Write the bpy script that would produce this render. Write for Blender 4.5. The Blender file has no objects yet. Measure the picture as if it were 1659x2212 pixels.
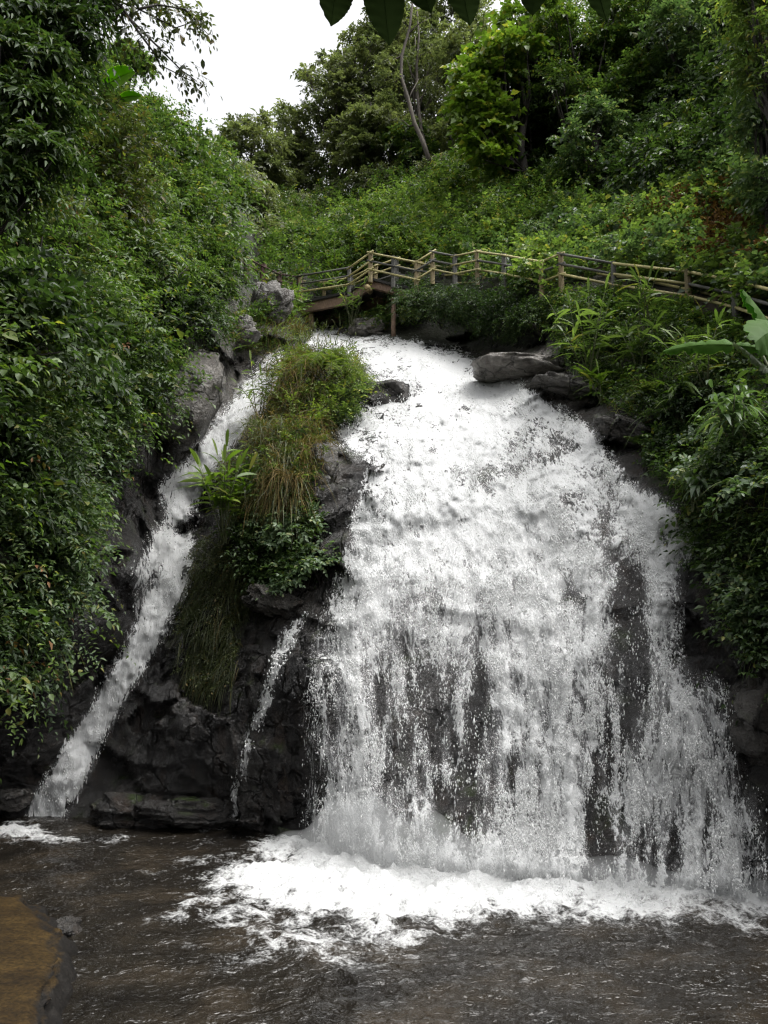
import bpy, math, numpy as np
from mathutils import Vector
sc = bpy.context.scene
COL = sc.collection
RNG = np.random.default_rng(7)
PI = math.pi
# ------------------------------------------------------------------ camera model
F, CX, CY = 1781.0, 829.5, 1106.0
PITCH = math.radians(9.0)
CAMZ = 3.6
CP, SP = math.cos(PITCH), math.sin(PITCH)

def at(x, y, Y):
    """photo position (x, y on a 1659 x 2212 print) and real distance Y in metres -> point in the world"""
    x = np.asarray(x, float); y = np.asarray(y, float); Y = np.asarray(Y, float)
    u = (x-CX)/F; v = (CY-y)/F
    t = Y/(CP-v*SP)
    return np.stack([u*t, Y+0*u, CAMZ+t*(SP+v*CP)], -1)

def unat(P):
    X, Y, Z = P[..., 0], P[..., 1], P[..., 2]-CAMZ
    d = Y*CP+Z*SP; h = -Y*SP+Z*CP
    return CX+F*X/d, CY-F*h/d

def pool_Y(y, z=0.0):
    v = (CY-y)/F
    return (CAMZ-z)*(CP-v*SP)/-(SP+v*CP)

# ------------------------------------------------------------------ numeric helpers
def nrm(a):
    return a/np.maximum(np.linalg.norm(a, axis=-1, keepdims=True), 1e-9)

def _hash(i, j, k, s):
    n = (i.astype(np.uint32)*np.uint32(374761393)+j.astype(np.uint32)*np.uint32(668265263)
         + k.astype(np.uint32)*np.uint32(2246822519)+np.uint32(s*3266489917 % 4294967296))
    n = (n ^ (n >> np.uint32(13)))*np.uint32(1274126177)
    n = (n ^ (n >> np.uint32(16)))*np.uint32(2654435761)
    n = n ^ (n >> np.uint32(15))
    return n.astype(np.float64)/4294967295.0

def vnoise(P, seed=0):
    P = np.asarray(P, float)
    I = np.floor(P); f = P-I; I = I.astype(np.int64)
    f = f*f*f*(f*(f*6-15)+10)
    r = 0
    for a in (0, 1):
        for b in (0, 1):
            for c in (0, 1):
                w = (f[..., 0] if a else 1-f[..., 0])*(f[..., 1] if b else 1-f[..., 1])*(f[..., 2] if c else 1-f[..., 2])
                r = r+w*_hash(I[..., 0]+a, I[..., 1]+b, I[..., 2]+c, seed)
    return r*2-1

def fbm(P, seed=0, octv=4, gain=.5):
    r, a, s = 0, 1.0, 0
    for o in range(octv):
        r = r+a*vnoise(P*2.03**o+o*17.3, seed+o); s += a; a *= gain
    return r/s

def facets(P, seed, ang=.9):
    """blocky stone relief: every cell of a jittered grid is a tilted plane"""
    I = np.floor(P).astype(np.int64)
    best = np.full(P.shape[:-1], 1e9); out = np.zeros(P.shape[:-1])
    for a in (-1, 0, 1):
        for b in (-1, 0, 1):
            for c in (-1, 0, 1):
                i, j, k = I[..., 0]+a, I[..., 1]+b, I[..., 2]+c
                q = np.stack([i+_hash(i, j, k, seed), j+_hash(i, j, k, seed+1), k+_hash(i, j, k, seed+2)], -1)
                d = P-q; dd = (d*d).sum(-1)
                h = (_hash(i, j, k, seed+3)-.5)+ang*(d[..., 0]*(_hash(i, j, k, seed+4)-.5)
                     + d[..., 1]*(_hash(i, j, k, seed+5)-.5)+d[..., 2]*(_hash(i, j, k, seed+6)-.5))*2
                m = dd < best
                best = np.where(m, dd, best); out = np.where(m, h, out)
    return out

def inside(x, y, poly):
    poly = np.asarray(poly, float)
    r = np.zeros(np.shape(x), bool)
    x1, y1 = poly[-1]
    for x2, y2 in poly:
        c = ((y2 > y) != (y1 > y)) & (x < (x1-x2)*(y-y2)/((y1-y2) if y1 != y2 else 1e-9)+x2)
        r ^= c
        x1, y1 = x2, y2
    return r

def sdist(x, y, poly):
    """signed distance to a polygon, positive inside"""
    poly = np.asarray(poly, float)
    d = np.full(np.shape(x), 1e9)
    p1 = poly[-1]
    for p2 in poly:
        e = p2-p1; L = (e*e).sum()+1e-9
        t = np.clip(((x-p1[0])*e[0]+(y-p1[1])*e[1])/L, 0, 1)
        d = np.minimum(d, (x-p1[0]-t*e[0])**2+(y-p1[1]-t*e[1])**2)
        p1 = p2
    d = np.sqrt(d)
    return np.where(inside(x, y, poly), d, -d)

def sstep(a, b, x):
    t = np.clip((x-a)/(b-a), 0, 1)
    return t*t*(3-2*t)

# ------------------------------------------------------------------ scene helpers
def add_obj(name, data, mat=None, parent=None):
    o = bpy.data.objects.new(name, data)
    COL.objects.link(o)
    if mat is not None and data is not None:
        for m in (mat if isinstance(mat, (list, tuple)) else [mat]):
            data.materials.append(m)
    if parent is not None:
        o.parent = parent
    return o

def build(name, V, Fs, mat=None, parent=None, smooth=True, attrs=None, matidx=None):
    """one mesh object from a vertex array and a list of index arrays (one array per polygon size)"""
    V = np.ascontiguousarray(V, np.float32)
    Fs = [np.asarray(f, np.int32) for f in (Fs if isinstance(Fs, list) else [Fs]) if len(f)]
    me = bpy.data.meshes.new(name)
    me.vertices.add(len(V)); me.vertices.foreach_set('co', V.ravel())
    loops = np.concatenate([f.ravel() for f in Fs])
    tot = np.concatenate([np.full(len(f), f.shape[1], np.int32) for f in Fs])
    start = np.concatenate([[0], np.cumsum(tot)[:-1]]).astype(np.int32)
    me.loops.add(len(loops)); me.loops.foreach_set('vertex_index', loops)
    me.polygons.add(len(tot)); me.polygons.foreach_set('loop_start', start)
    me.polygons.foreach_set('use_smooth', np.full(len(tot), smooth, bool))
    if matidx is not None:
        me.polygons.foreach_set('material_index', np.asarray(matidx, np.int32))
    for k, a in (attrs or {}).items():
        a = np.asarray(a, np.float32)
        if a.ndim == 1:
            me.attributes.new(k, 'FLOAT', 'POINT').data.foreach_set('value', a)
        else:
            me.attributes.new(k, 'FLOAT_VECTOR', 'POINT').data.foreach_set('vector', a.ravel())
    me.update(calc_edges=True)
    return add_obj(name, me, mat, parent)

def tag(o, label=None, cat=None, group=None, kind=None):
    for k, v in (('label', label), ('category', cat), ('group', group), ('kind', kind)):
        if v:
            o[k] = v
    return o

def thing(name, label, cat, loc=(0, 0, 0), group=None):
    o = bpy.data.objects.new(name, None)
    o.empty_display_size = .1
    COL.objects.link(o); o.location = [float(c) for c in loc]
    return tag(o, label, cat, group)

def copy_tree(src, parent=None):
    c = src.copy(); COL.objects.link(c); c.parent = parent
    for ch in list(src.children):
        copy_tree(ch, c)
    return c

def grid_faces(nr, nc, off=0):
    i = np.arange(nr*nc).reshape(nr, nc)
    return np.stack([i[:-1, :-1], i[:-1, 1:], i[1:, 1:], i[1:, :-1]], -1).reshape(-1, 4)+off

def tube(path, rad, sides=6):
    path = np.asarray(path, float); n = len(path)
    rad = np.broadcast_to(np.asarray(rad, float), (n,))
    T = nrm(np.gradient(path, axis=0))
    up = np.array([0, 0, 1.0]) if abs(T[:, 2]).mean() < .8 else np.array([1.0, 0, 0])
    S = nrm(np.cross(T, up)); U = np.cross(S, T)
    a = np.linspace(0, 2*PI, sides, endpoint=False)
    ring = path[:, None]+rad[:, None, None]*(np.cos(a)[None, :, None]*S[:, None]+np.sin(a)[None, :, None]*U[:, None])
    V = ring.reshape(-1, 3)
    q = []
    for r in range(n-1):
        for s in range(sides):
            q.append((r*sides+s, r*sides+(s+1) % sides, (r+1)*sides+(s+1) % sides, (r+1)*sides+s))
    caps = [(n*sides, (s+1) % sides, s) for s in range(sides)]+[(n*sides+1, (n-1)*sides+s, (n-1)*sides+(s+1) % sides) for s in range(sides)]
    return np.vstack([V, path[:1], path[-1:]]), np.array(q), np.array(caps)

class MB:
    """collects pieces of ONE mesh"""
    def __init__(s): s.V, s.F, s.n = [], {}, 0
    def add(s, V, *Fs):
        for f in Fs:
            f = np.asarray(f)
            if len(f):
                s.F.setdefault(f.shape[1], []).append(f+s.n)
        s.V.append(np.asarray(V, float)); s.n += len(V)
        return s
    def build(s, name, mat=None, parent=None, smooth=True):
        return build(name, np.vstack(s.V), [np.vstack(f) for f in s.F.values()], mat, parent, smooth)

# ------------------------------------------------------------------ node helpers
def new_mat(name):
    m = bpy.data.materials.new(name); m.use_nodes = True
    m.node_tree.nodes.clear()
    return m, m.node_tree

def N(nt, typ, props=None, **ins):
    n = nt.nodes.new('ShaderNode'+typ)
    for k, v in (props or {}).items():
        setattr(n, k, v)
    for k, v in ins.items():
        key = int(k[1:]) if k[0] == 'i' and k[1:].isdigit() else k.replace('_', ' ')
        s = n.inputs[key]
        if isinstance(v, bpy.types.NodeSocket):
            nt.links.new(v, s)
        else:
            s.default_value = v
    return n

def math_(nt, op, a, b=0.0, c=0.0, clamp=False):
    return N(nt, 'Math', {'operation': op, 'use_clamp': clamp}, i0=a, i1=b, i2=c).outputs[0]

def ramp(nt, fac, stops):
    n = N(nt, 'ValToRGB', None, Fac=fac)
    el = n.color_ramp.elements
    while len(el) < len(stops): el.new(.5)
    for e, (p, c) in zip(el, stops):
        e.position = p; e.color = (*c, 1) if len(c) == 3 else c
    return n.outputs[0]

def mixc(nt, fac, a, b, mode='MIX'):
    n = N(nt, 'Mix', {'data_type': 'RGBA', 'blend_type': mode})
    for s, v in ((n.inputs[0], fac), (n.inputs[6], a), (n.inputs[7], b)):
        if isinstance(v, bpy.types.NodeSocket): nt.links.new(v, s)
        else: s.default_value = v if not isinstance(v, tuple) or len(v) == 4 else (*v, 1)
    return n.outputs[2]

def out(nt, sh, vol=None):
    o = N(nt, 'OutputMaterial')
    if sh is not None: nt.links.new(sh, o.inputs[0])
    if vol is not None: nt.links.new(vol, o.inputs[1])

def attr(nt, name):
    return N(nt, 'Attribute', {'attribute_name': name}).outputs

# ------------------------------------------------------------------ materials
def leaf_mat(name, c1, c2, c3=None, rough=.50, trans=.38, spec=.34, rare=.92):
    """every leaf (mesh island) takes its own tint between c1 and c2, a few take c3"""
    m, nt = new_mat(name)
    g = N(nt, 'NewGeometry')
    r = g.outputs['Random Per Island']
    stops = [(0, c1), (.55, tuple((a+b)/2 for a, b in zip(c1, c2))), (.9, c2)]
    if c3: stops[-1] = (rare-.02, c2); stops.append((rare+.02, c3))
    col = ramp(nt, r, stops)
    po = N(nt, 'NewGeometry').outputs['Position']
    n = N(nt, 'TexNoise', None, Vector=po, Scale=.55, Detail=2.0).outputs[0]
    col = mixc(nt, 1.0, col, ramp(nt, n, [(.3, (.55, .6, .55)), (.7, (1.35, 1.3, 1.2))]), 'MULTIPLY')
    p = N(nt, 'BsdfPrincipled', None, Base_Color=col, Roughness=rough)
    p.inputs['Specular IOR Level'].default_value = spec
    tcol = mixc(nt, 1.0, col, (1.3, 1.5, .65, 1), 'MULTIPLY')
    t = N(nt, 'BsdfTranslucent', None, Color=tcol)
    out(nt, N(nt, 'MixShader', None, i0=trans, i1=p.outputs[0], i2=t.outputs[0]).outputs[0])
    return m

def rock_mat():
    m, nt = new_mat('wet_rock')
    po = N(nt, 'NewGeometry').outputs['Position']
    dry = attr(nt, 'dry')[2]
    n1 = N(nt, 'TexNoise', None, Vector=po, Scale=.9, Detail=8.0, Roughness=.62).outputs[0]
    n2 = N(nt, 'TexNoise', None, Vector=po, Scale=7.0, Detail=8.0, Roughness=.65).outputs[0]
    st = N(nt, 'Mapping', None, Vector=po, Scale=(1.6, 1.6, .35)).outputs[0]
    n3 = N(nt, 'TexNoise', None, Vector=st, Scale=2.2, Detail=5.0).outputs[0]
    wet = ramp(nt, n1, [(.3, (.005, .0045, .004)), (.5, (.013, .0115, .0105)), (.74, (.036, .033, .030))])
    dr = ramp(nt, n1, [(.3, (.11, .10, .088)), (.52, (.24, .222, .198)), (.75, (.38, .355, .32))])
    col = mixc(nt, dry, wet, dr)
    col = mixc(nt, math_(nt, 'MULTIPLY', ramp(nt, n3, [(.52, (0, 0, 0)), (.7, (1, 1, 1))]), .6), col, (.030, .018, .011, 1))
    moss = math_(nt, 'MULTIPLY', ramp(nt, N(nt, 'TexNoise', None, Vector=po, Scale=1.7, Detail=6.0).outputs[0], [(.56, (0, 0, 0)), (.66, (1, 1, 1))]),
                 N(nt, 'SeparateXYZ', None, Vector=N(nt, 'NewGeometry').outputs['Normal']).outputs[2], clamp=True)
    col = mixc(nt, moss, col, (.03, .045, .012, 1))
    col = mixc(nt, 1.0, col, ramp(nt, n2, [(.25, (.55, .55, .55)), (.75, (1.4, 1.4, 1.4))]), 'MULTIPLY')
    n4 = N(nt, 'TexNoise', None, Vector=po, Scale=22.0, Detail=6.0, Roughness=.7).outputs[0]
    b1 = N(nt, 'Bump', None, Strength=1.0, Distance=.14, Height=math_(nt, 'ADD', n2, math_(nt, 'MULTIPLY', n4, .35)))
    vo = N(nt, 'TexVoronoi', {'feature': 'DISTANCE_TO_EDGE'}, Vector=N(nt, 'VectorMath', {'operation': 'ADD'}, i0=po, i1=N(nt, 'TexNoise', None, Vector=po, Scale=1.2, Detail=4.0).outputs[1]).outputs[0], Scale=.9).outputs[0]
    crack = ramp(nt, vo, [(0, (0, 0, 0)), (.035, (1, 1, 1))])
    b2 = N(nt, 'Bump', None, Strength=.6, Distance=.15, Height=crack, Normal=b1.outputs[0])
    col = mixc(nt, 1.0, col, mixc(nt, crack, (.35, .35, .35, 1), (1, 1, 1, 1)), 'MULTIPLY')
    ro = math_(nt, 'ADD', math_(nt, 'MULTIPLY', dry, .25), ramp(nt, n1, [(.35, (.10, .10, .10)), (.7, (.30, .30, .30))]))
    p = N(nt, 'BsdfPrincipled', None, Base_Color=col, Roughness=ro, Normal=b2.outputs[0])
    p.inputs['Specular IOR Level'].default_value = .5
    out(nt, p.outputs[0])
    return m

def soil_mat():
    m, nt = new_mat('hill_soil')
    po = N(nt, 'NewGeometry').outputs['Position']
    n1 = N(nt, 'TexNoise', None, Vector=po, Scale=.7, Detail=8.0).outputs[0]
    n2 = N(nt, 'TexNoise', None, Vector=po, Scale=9.0, Detail=6.0).outputs[0]
    brown = attr(nt, 'brown')[2]
    base = ramp(nt, n1, [(.35, (.008, .009, .005)), (.65, (.022, .024, .011))])
    br = ramp(nt, n2, [(.3, (.05, .028, .018)), (.7, (.16, .095, .065))])
    col = mixc(nt, brown, base, br)
    p = N(nt, 'BsdfPrincipled', None, Base_Color=col, Roughness=.9, Normal=N(nt, 'Bump', None, Strength=.8, Distance=.1, Height=n2).outputs[0])
    out(nt, p.outputs[0])
    return m

def foam_mat(name, lace=1.0, soft=.1, gain=1.0):
    """white broken water: the 'dens' attribute says how much of the sheet is foam, 'flow' runs along the fall"""
    m, nt = new_mat(name)
    fl = attr(nt, 'flow')[1]; de = attr(nt, 'dens')[2]
    m1 = N(nt, 'Mapping', None, Vector=fl, Scale=(1, .42, 1)).outputs[0]
    w = N(nt, 'TexNoise', None, Vector=m1, Scale=2.5, Detail=3.0).outputs[1]
    wv = N(nt, 'VectorMath', {'operation': 'MULTIPLY_ADD'}, i0=w, i1=(.35, .35, 0), i2=m1).outputs[0]
    big = N(nt, 'TexNoise', None, Vector=wv, Scale=2.1, Detail=4.0, Roughness=.6).outputs[0]
    mid = N(nt, 'TexNoise', None, Vector=wv, Scale=9.0, Detail=5.0, Roughness=.7).outputs[0]
    m3 = N(nt, 'Mapping', None, Vector=wv, Scale=(1, .7, 1)).outputs[0]
    rg = N(nt, 'TexNoise', None, Vector=m3, Scale=7.0, Detail=2.5, Roughness=.55, Distortion=.7).outputs[0]
    ridge = math_(nt, 'SUBTRACT', .16, math_(nt, 'ABSOLUTE', math_(nt, 'SUBTRACT', rg, .5)))
    m2 = N(nt, 'Mapping', None, Vector=fl, Scale=(1, .6, 1)).outputs[0]
    fine = N(nt, 'TexNoise', None, Vector=m2, Scale=26.0, Detail=3.0, Roughness=.75).outputs[0]
    s = math_(nt, 'ADD', math_(nt, 'MULTIPLY', math_(nt, 'SUBTRACT', big, .5), 1.15),
              math_(nt, 'ADD', math_(nt, 'MULTIPLY', math_(nt, 'SUBTRACT', mid, .5), 1.35),
                    math_(nt, 'ADD', math_(nt, 'MULTIPLY', ridge, 1.6), math_(nt, 'MULTIPLY', math_(nt, 'SUBTRACT', fine, .5), .75))))
    a = math_(nt, 'ADD', math_(nt, 'MULTIPLY', s, lace), math_(nt, 'MULTIPLY', de, gain))
    a = math_(nt, 'SUBTRACT', a, .2)
    al = N(nt, 'MapRange', {'interpolation_type': 'SMOOTHSTEP'}, Value=a).outputs[0]
    mr = al.node; mr.inputs[1].default_value = .5-soft; mr.inputs[2].default_value = .5+soft
    hh = math_(nt, 'ADD', math_(nt, 'MULTIPLY', mid, .7), math_(nt, 'MULTIPLY', fine, .3))
    bp = N(nt, 'Bump', None, Strength=.75, Distance=.10, Height=hh)
    p = N(nt, 'BsdfPrincipled', None, Base_Color=(.68, .685, .68, 1), Roughness=.5, Normal=bp.outputs[0])
    p.inputs['Specular IOR Level'].default_value = .3
    t = N(nt, 'BsdfTranslucent', None, Color=(.68, .68, .68, 1), Normal=bp.outputs[0])
    fo = N(nt, 'MixShader', None, i0=.3, i1=p.outputs[0], i2=t.outputs[0]).outputs[0]
    # thin clear film between the foam: mostly see-through, a little glossy
    gl = N(nt, 'BsdfGlossy', None, Color=(.8, .8, .8, 1), Roughness=.18, Normal=bp.outputs[0])
    film = N(nt, 'MixShader', None, i0=math_(nt, 'MULTIPLY', sat(nt, de), .13), i1=N(nt, 'BsdfTransparent').outputs[0], i2=gl.outputs[0]).outputs[0]
    out(nt, N(nt, 'MixShader', None, i0=al, i1=film, i2=fo).outputs[0])
    return m

def sat(nt, v):
    return math_(nt, 'MINIMUM', math_(nt, 'MULTIPLY', v, 3.0), 1.0)

def drop_mat():
    m, nt = new_mat('water_drops')
    p = N(nt, 'BsdfPrincipled', None, Base_Color=(.68, .685, .68, 1), Roughness=.45)
    t = N(nt, 'BsdfTranslucent', None, Color=(.88, .88, .87, 1))
    out(nt, N(nt, 'MixShader', None, i0=.35, i1=p.outputs[0], i2=t.outputs[0]).outputs[0])
    return m

def pool_mat():
    m, nt = new_mat('pool_surface')
    po = N(nt, 'NewGeometry').outputs['Position']
    de = attr(nt, 'foam')[2]
    wv0 = N(nt, 'Mapping', None, Vector=po, Scale=(1, 1.0, 1)).outputs[0]
    w = N(nt, 'TexNoise', None, Vector=wv0, Scale=1.6, Detail=3.0).outputs[1]
    wv = N(nt, 'VectorMath', {'operation': 'MULTIPLY_ADD'}, i0=w, i1=(.6, .6, 0), i2=wv0).outputs[0]
    big = N(nt, 'TexNoise', None, Vector=wv, Scale=1.5, Detail=3.0).outputs[0]
    vo = N(nt, 'TexVoronoi', {'feature': 'SMOOTH_F1'}, Vector=wv, Scale=4.5, Smoothness=.5).outputs[0]
    vf = N(nt, 'TexVoronoi', {'feature': 'SMOOTH_F1'}, Vector=wv, Scale=13.0, Smoothness=.4).outputs[0]
    fine = N(nt, 'TexNoise', None, Vector=po, Scale=22.0, Detail=5.0, Roughness=.7).outputs[0]
    s = math_(nt, 'ADD', math_(nt, 'MULTIPLY', math_(nt, 'SUBTRACT', big, .5), 1.3),
              math_(nt, 'ADD', math_(nt, 'MULTIPLY', math_(nt, 'SUBTRACT', vo, .42), .55),
                    math_(nt, 'ADD', math_(nt, 'MULTIPLY', math_(nt, 'SUBTRACT', vf, .42), .3), math_(nt, 'MULTIPLY', math_(nt, 'SUBTRACT', fine, .5), 1.1))))
    a = math_(nt, 'ADD', s, de)
    al = N(nt, 'MapRange', {'interpolation_type': 'SMOOTHSTEP'}, Value=a)
    al.inputs[1].default_value = .36; al.inputs[2].default_value = .95
    al = math_(nt, 'MULTIPLY', al.outputs[0], math_(nt, 'MINIMUM', math_(nt, 'MULTIPLY', de, 6.0), 1.0))
    mp = N(nt, 'Mapping', None, Vector=po, Scale=(1, 1.25, 1)).outputs[0]
    wn = N(nt, 'TexNoise', None, Vector=mp, Scale=2.6, Detail=3.0, Roughness=.5, Distortion=1.0).outputs[0]
    wn2 = N(nt, 'TexNoise', None, Vector=mp, Scale=9.0, Detail=2.0, Roughness=.5, Distortion=1.0).outputs[0]
    bed = N(nt, 'TexNoise', None, Vector=po, Scale=.9, Detail=6.0).outputs[0]
    col = ramp(nt, bed, [(.3, (.007, .006, .005)), (.5, (.013, .011, .0085)), (.65, (.024, .019, .0135)), (.8, (.022, .020, .0165))])
    bp = N(nt, 'Bump', None, Strength=1.0, Distance=.11, Height=math_(nt, 'ADD', wn, math_(nt, 'MULTIPLY', wn2, .35)))
    wp = N(nt, 'BsdfPrincipled', None, Base_Color=col, Roughness=.05, IOR=1.33, Normal=bp.outputs[0])
    fb = N(nt, 'Bump', None, Strength=.8, Distance=.12, Height=s)
    fp = N(nt, 'BsdfPrincipled', None, Base_Color=(.70, .705, .70, 1), Roughness=.6, Normal=fb.outputs[0])
    out(nt, N(nt, 'MixShader', None, i0=al, i1=wp.outputs[0], i2=fp.outputs[0]).outputs[0])
    return m

def wood_mat(name, c1, c2, scale=(2, 2, 14), rough=.75):
    m, nt = new_mat(name)
    tc = N(nt, 'TexCoord').outputs['Object']
    n = N(nt, 'TexNoise', None, Vector=N(nt, 'Mapping', None, Vector=tc, Scale=scale).outputs[0], Scale=3.0, Detail=6.0, Roughness=.65).outputs[0]
    n2 = N(nt, 'TexNoise', None, Vector=tc, Scale=1.3, Detail=3.0).outputs[0]
    col = mixc(nt, 1.0, ramp(nt, n, [(.3, c1), (.7, c2)]), ramp(nt, n2, [(.3, (.6, .6, .6)), (.7, (1.2, 1.2, 1.2))]), 'MULTIPLY')
    p = N(nt, 'BsdfPrincipled', None, Base_Color=col, Roughness=rough, Normal=N(nt, 'Bump', None, Strength=.4, Distance=.02, Height=n).outputs[0])
    out(nt, p.outputs[0])
    return m

M = {}
M['rock'] = rock_mat(); M['soil'] = soil_mat()
M['fall'] = foam_mat('falling_foam', 1.5, .16); M['drops'] = drop_mat(); M['pool'] = pool_mat()
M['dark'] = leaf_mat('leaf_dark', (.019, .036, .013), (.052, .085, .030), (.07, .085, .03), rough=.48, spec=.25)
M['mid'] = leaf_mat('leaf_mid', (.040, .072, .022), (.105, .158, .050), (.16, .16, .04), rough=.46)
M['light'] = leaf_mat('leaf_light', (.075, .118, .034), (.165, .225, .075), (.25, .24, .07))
M['lime'] = leaf_mat('leaf_lime', (.070, .122, .020), (.135, .195, .036), (.22, .22, .05))
M['blue'] = leaf_mat('leaf_bluish', (.040, .072, .036), (.115, .165, .090), (.20, .22, .11), rough=.40)
M['olive'] = leaf_mat('leaf_olive', (.034, .046, .017), (.074, .086, .030), (.12, .09, .03))
M['haze'] = leaf_mat('leaf_far_hazed', (.088, .104, .062), (.18, .198, .120), (.11, .11, .05))  # haze over the distance is put into this paler, greyer leaf colour
M['straw'] = leaf_mat('dry_grass', (.085, .062, .022), (.18, .125, .048), (.09, .10, .025), rough=.7, trans=.3, spec=.2, rare=.72)
M['brownleaf'] = leaf_mat('dead_leaf', (.07, .035, .015), (.20, .11, .055), (.14, .12, .03), rough=.7, trans=.15, spec=.2)
M['fern'] = leaf_mat('leaf_fern', (.075, .115, .025), (.15, .19, .048), (.17, .15, .04), rough=.5)
M['bamboo'] = wood_mat('bamboo_pole', (.27, .24, .09), (.50, .44, .20), (3, 3, 3), .55)
M['greywood'] = wood_mat('weathered_pole', (.045, .045, .04), (.13, .125, .11))
M['tanwood'] = wood_mat('tan_post', (.16, .125, .06), (.29, .23, .12))
M['redpost'] = wood_mat('reddish_post', (.045, .022, .018), (.09, .05, .04))
M['beam'] = wood_mat('rough_beam', (.10, .062, .042), (.30, .20, .14), (14, 14, 3))
M['deck'] = wood_mat('dark_deck', (.010, .010, .009), (.035, .032, .028))
M['cutlog'] = wood_mat('cut_log_end', (.22, .16, .07), (.34, .26, .12))
M['bark'] = wood_mat('tree_bark', (.05, .042, .034), (.13, .11, .088), (6, 6, 2), .85)
M['darkbark'] = wood_mat('dark_bark', (.018, .015, .012), (.05, .042, .034), (6, 6, 2), .85)
M['stem'] = wood_mat('green_stem', (.04, .055, .02), (.09, .10, .035))

# ------------------------------------------------------------------ the lie of the land: real distance of the ground at places named on the print
CTRL = [
    # left slope and left bank
    (-260, 1840, 17.0), (-260, 1300, 10.5), (-260, 800, 10.5), (-260, 300, 13), (-260, -100, 15),
    (0, 1740, 17.6), (0, 1560, 16.2), (0, 1350, 13.8), (0, 1000, 13.2), (0, 600, 14.5), (0, 300, 17), (0, 60, 19),
    (130, 1600, 17.6), (200, 1350, 17.0), (200, 1050, 16.3), (200, 700, 17), (200, 400, 21), (200, 200, 24),
    (300, 1200, 18.4), (340, 950, 19.0), (380, 700, 20.5), (380, 500, 23.5), (400, 350, 28), (330, 260, 27),
    (500, 620, 24.5), (500, 480, 28), (470, 400, 33), (440, 830, 21.6), (420, 960, 20.6),
    (560, 608, 31.2), (530, 585, 31.5), (600, 622, 30.4), (540, 720, 24.6), (600, 700, 25.6), (628, 658, 28.8),
    # left cascade channel
    (590, 775, 24.6), (540, 850, 23.4), (480, 950, 22.2), (410, 1050, 21.0), (400, 1130, 20.4), (360, 1200, 19.7),
    (340, 1300, 19.3), (270, 1450, 18.8), (180, 1600, 18.4), (90, 1760, pool_Y(1760)), (90, 1830, 18.2),
    # central buttress
    (250, 1790, 17.6), (300, 1700, 17.4), (330, 1500, 17.9), (430, 1330, 17.9), (400, 1760, 17.2), (560, 1790, 16.7), (480, 1550, 17.0), (560, 1350, 17.3), (500, 1150, 18.7),
    (620, 1180, 18.0), (560, 980, 19.5), (640, 1010, 18.9), (600, 920, 20.3), (640, 860, 21.2), (730, 830, 21.6), (700, 760, 24.0), (700, 920, 20.0),
    # main fall
    (700, 715, 29.5), (690, 735, 27.5), (850, 738, 26.3), (930, 745, 25.8), (1000, 785, 24.2), (780, 790, 23.6), (900, 830, 22.0), (1080, 850, 21.2),
    (800, 850, 21.5), (780, 940, 19.6), (760, 1020, 18.4), (950, 950, 19.0), (1150, 950, 18.8), (1300, 960, 17.8), (950, 1060, 17.6), (1200, 1060, 17.0),
    (730, 1150, 17.2), (950, 1180, 16.8), (1200, 1180, 16.2), (1420, 1100, 15.7), (1470, 1190, 15.0), (700, 1350, 16.4), (950, 1350, 15.8), (1250, 1350, 15.0), (1430, 1300, 14.2),
    (670, 1550, 15.9), (950, 1550, 15.1), (1250, 1550, 14.3), (1480, 1520, 13.3), (670, 1750, 15.7), (950, 1750, 14.6), (1250, 1750, 13.9), (1550, 1700, 12.9),
    (690, 1830, pool_Y(1832)), (900, 1880, pool_Y(1880)), (1150, 1905, pool_Y(1905)), (1400, 1930, pool_Y(1930)), (1659, 1950, pool_Y(1950)),
    (1960, 1980, 11.6), (1960, 1600, 11.0), (1960, 1200, 11.2), (1960, 900, 12.5), (1960, 690, 14.2), (1960, 450, 16.5), (1960, 200, 18), (1960, -150, 20),
    # right bank
    (1640, 1700, 12.4), (1640, 1450, 12.6), (1560, 1300, 13.6), (1640, 1150, 13.0), (1520, 1080, 14.8), (1600, 950, 14.2), (1420, 950, 16.7), (1330, 880, 18.7), (1500, 830, 16.6),
    (1210, 800, 20.8), (1130, 770, 22.6), (1300, 740, 20.6), (1450, 720, 18.4), (1620, 780, 15.4),
    # hollow under the path
    (1000, 740, 27.0), (1110, 730, 25.6), (1000, 660, 27.4), (1180, 680, 23.8), (860, 690, 29.0), (760, 690, 30.0), (760, 640, 31.0), (880, 625, 29.0),
    # the path
    (1659, 715, 15.6), (1583, 694, 17.0), (1484, 655, 19.0), (1324, 630, 21.2), (1210, 628, 22.6), (1087, 625, 24.6), (960, 606, 27.6), (640, 625, 29.5),
    # valley and right slope behind
    (640, 560, 34), (620, 500, 40), (720, 560, 33), (700, 430, 46), (560, 450, 42), (850, 500, 35), (850, 400, 42), (950, 520, 32), (1000, 400, 37), (1080, 570, 27.8), (1100, 450, 32), (1150, 330, 37),
    (1250, 570, 25.0), (1300, 450, 28.0), (1330, 300, 32), (1350, 150, 35), (1450, 560, 22), (1500, 420, 25), (1500, 250, 29), (1540, 80, 32), (1640, 560, 18.5), (1640, 400, 21.5), (1650, 200, 25), (1650, -60, 28), (1350, -60, 38),
]
C = np.array(CTRL)
def _tps(r2):
    return np.where(r2 > 1e-12, .5*r2*np.log(np.maximum(r2, 1e-12)), 0)
_cx = C[:, :2]/1000.0
_n = len(C)
_A = np.zeros((_n+3, _n+3))
_A[:_n, :_n] = _tps(((_cx[:, None]-_cx[None])**2).sum(-1))+np.eye(_n)*4e-4
_A[:_n, _n] = 1; _A[:_n, _n+1:] = _cx; _A[_n, :_n] = 1; _A[_n+1:, :_n] = _cx.T
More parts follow.
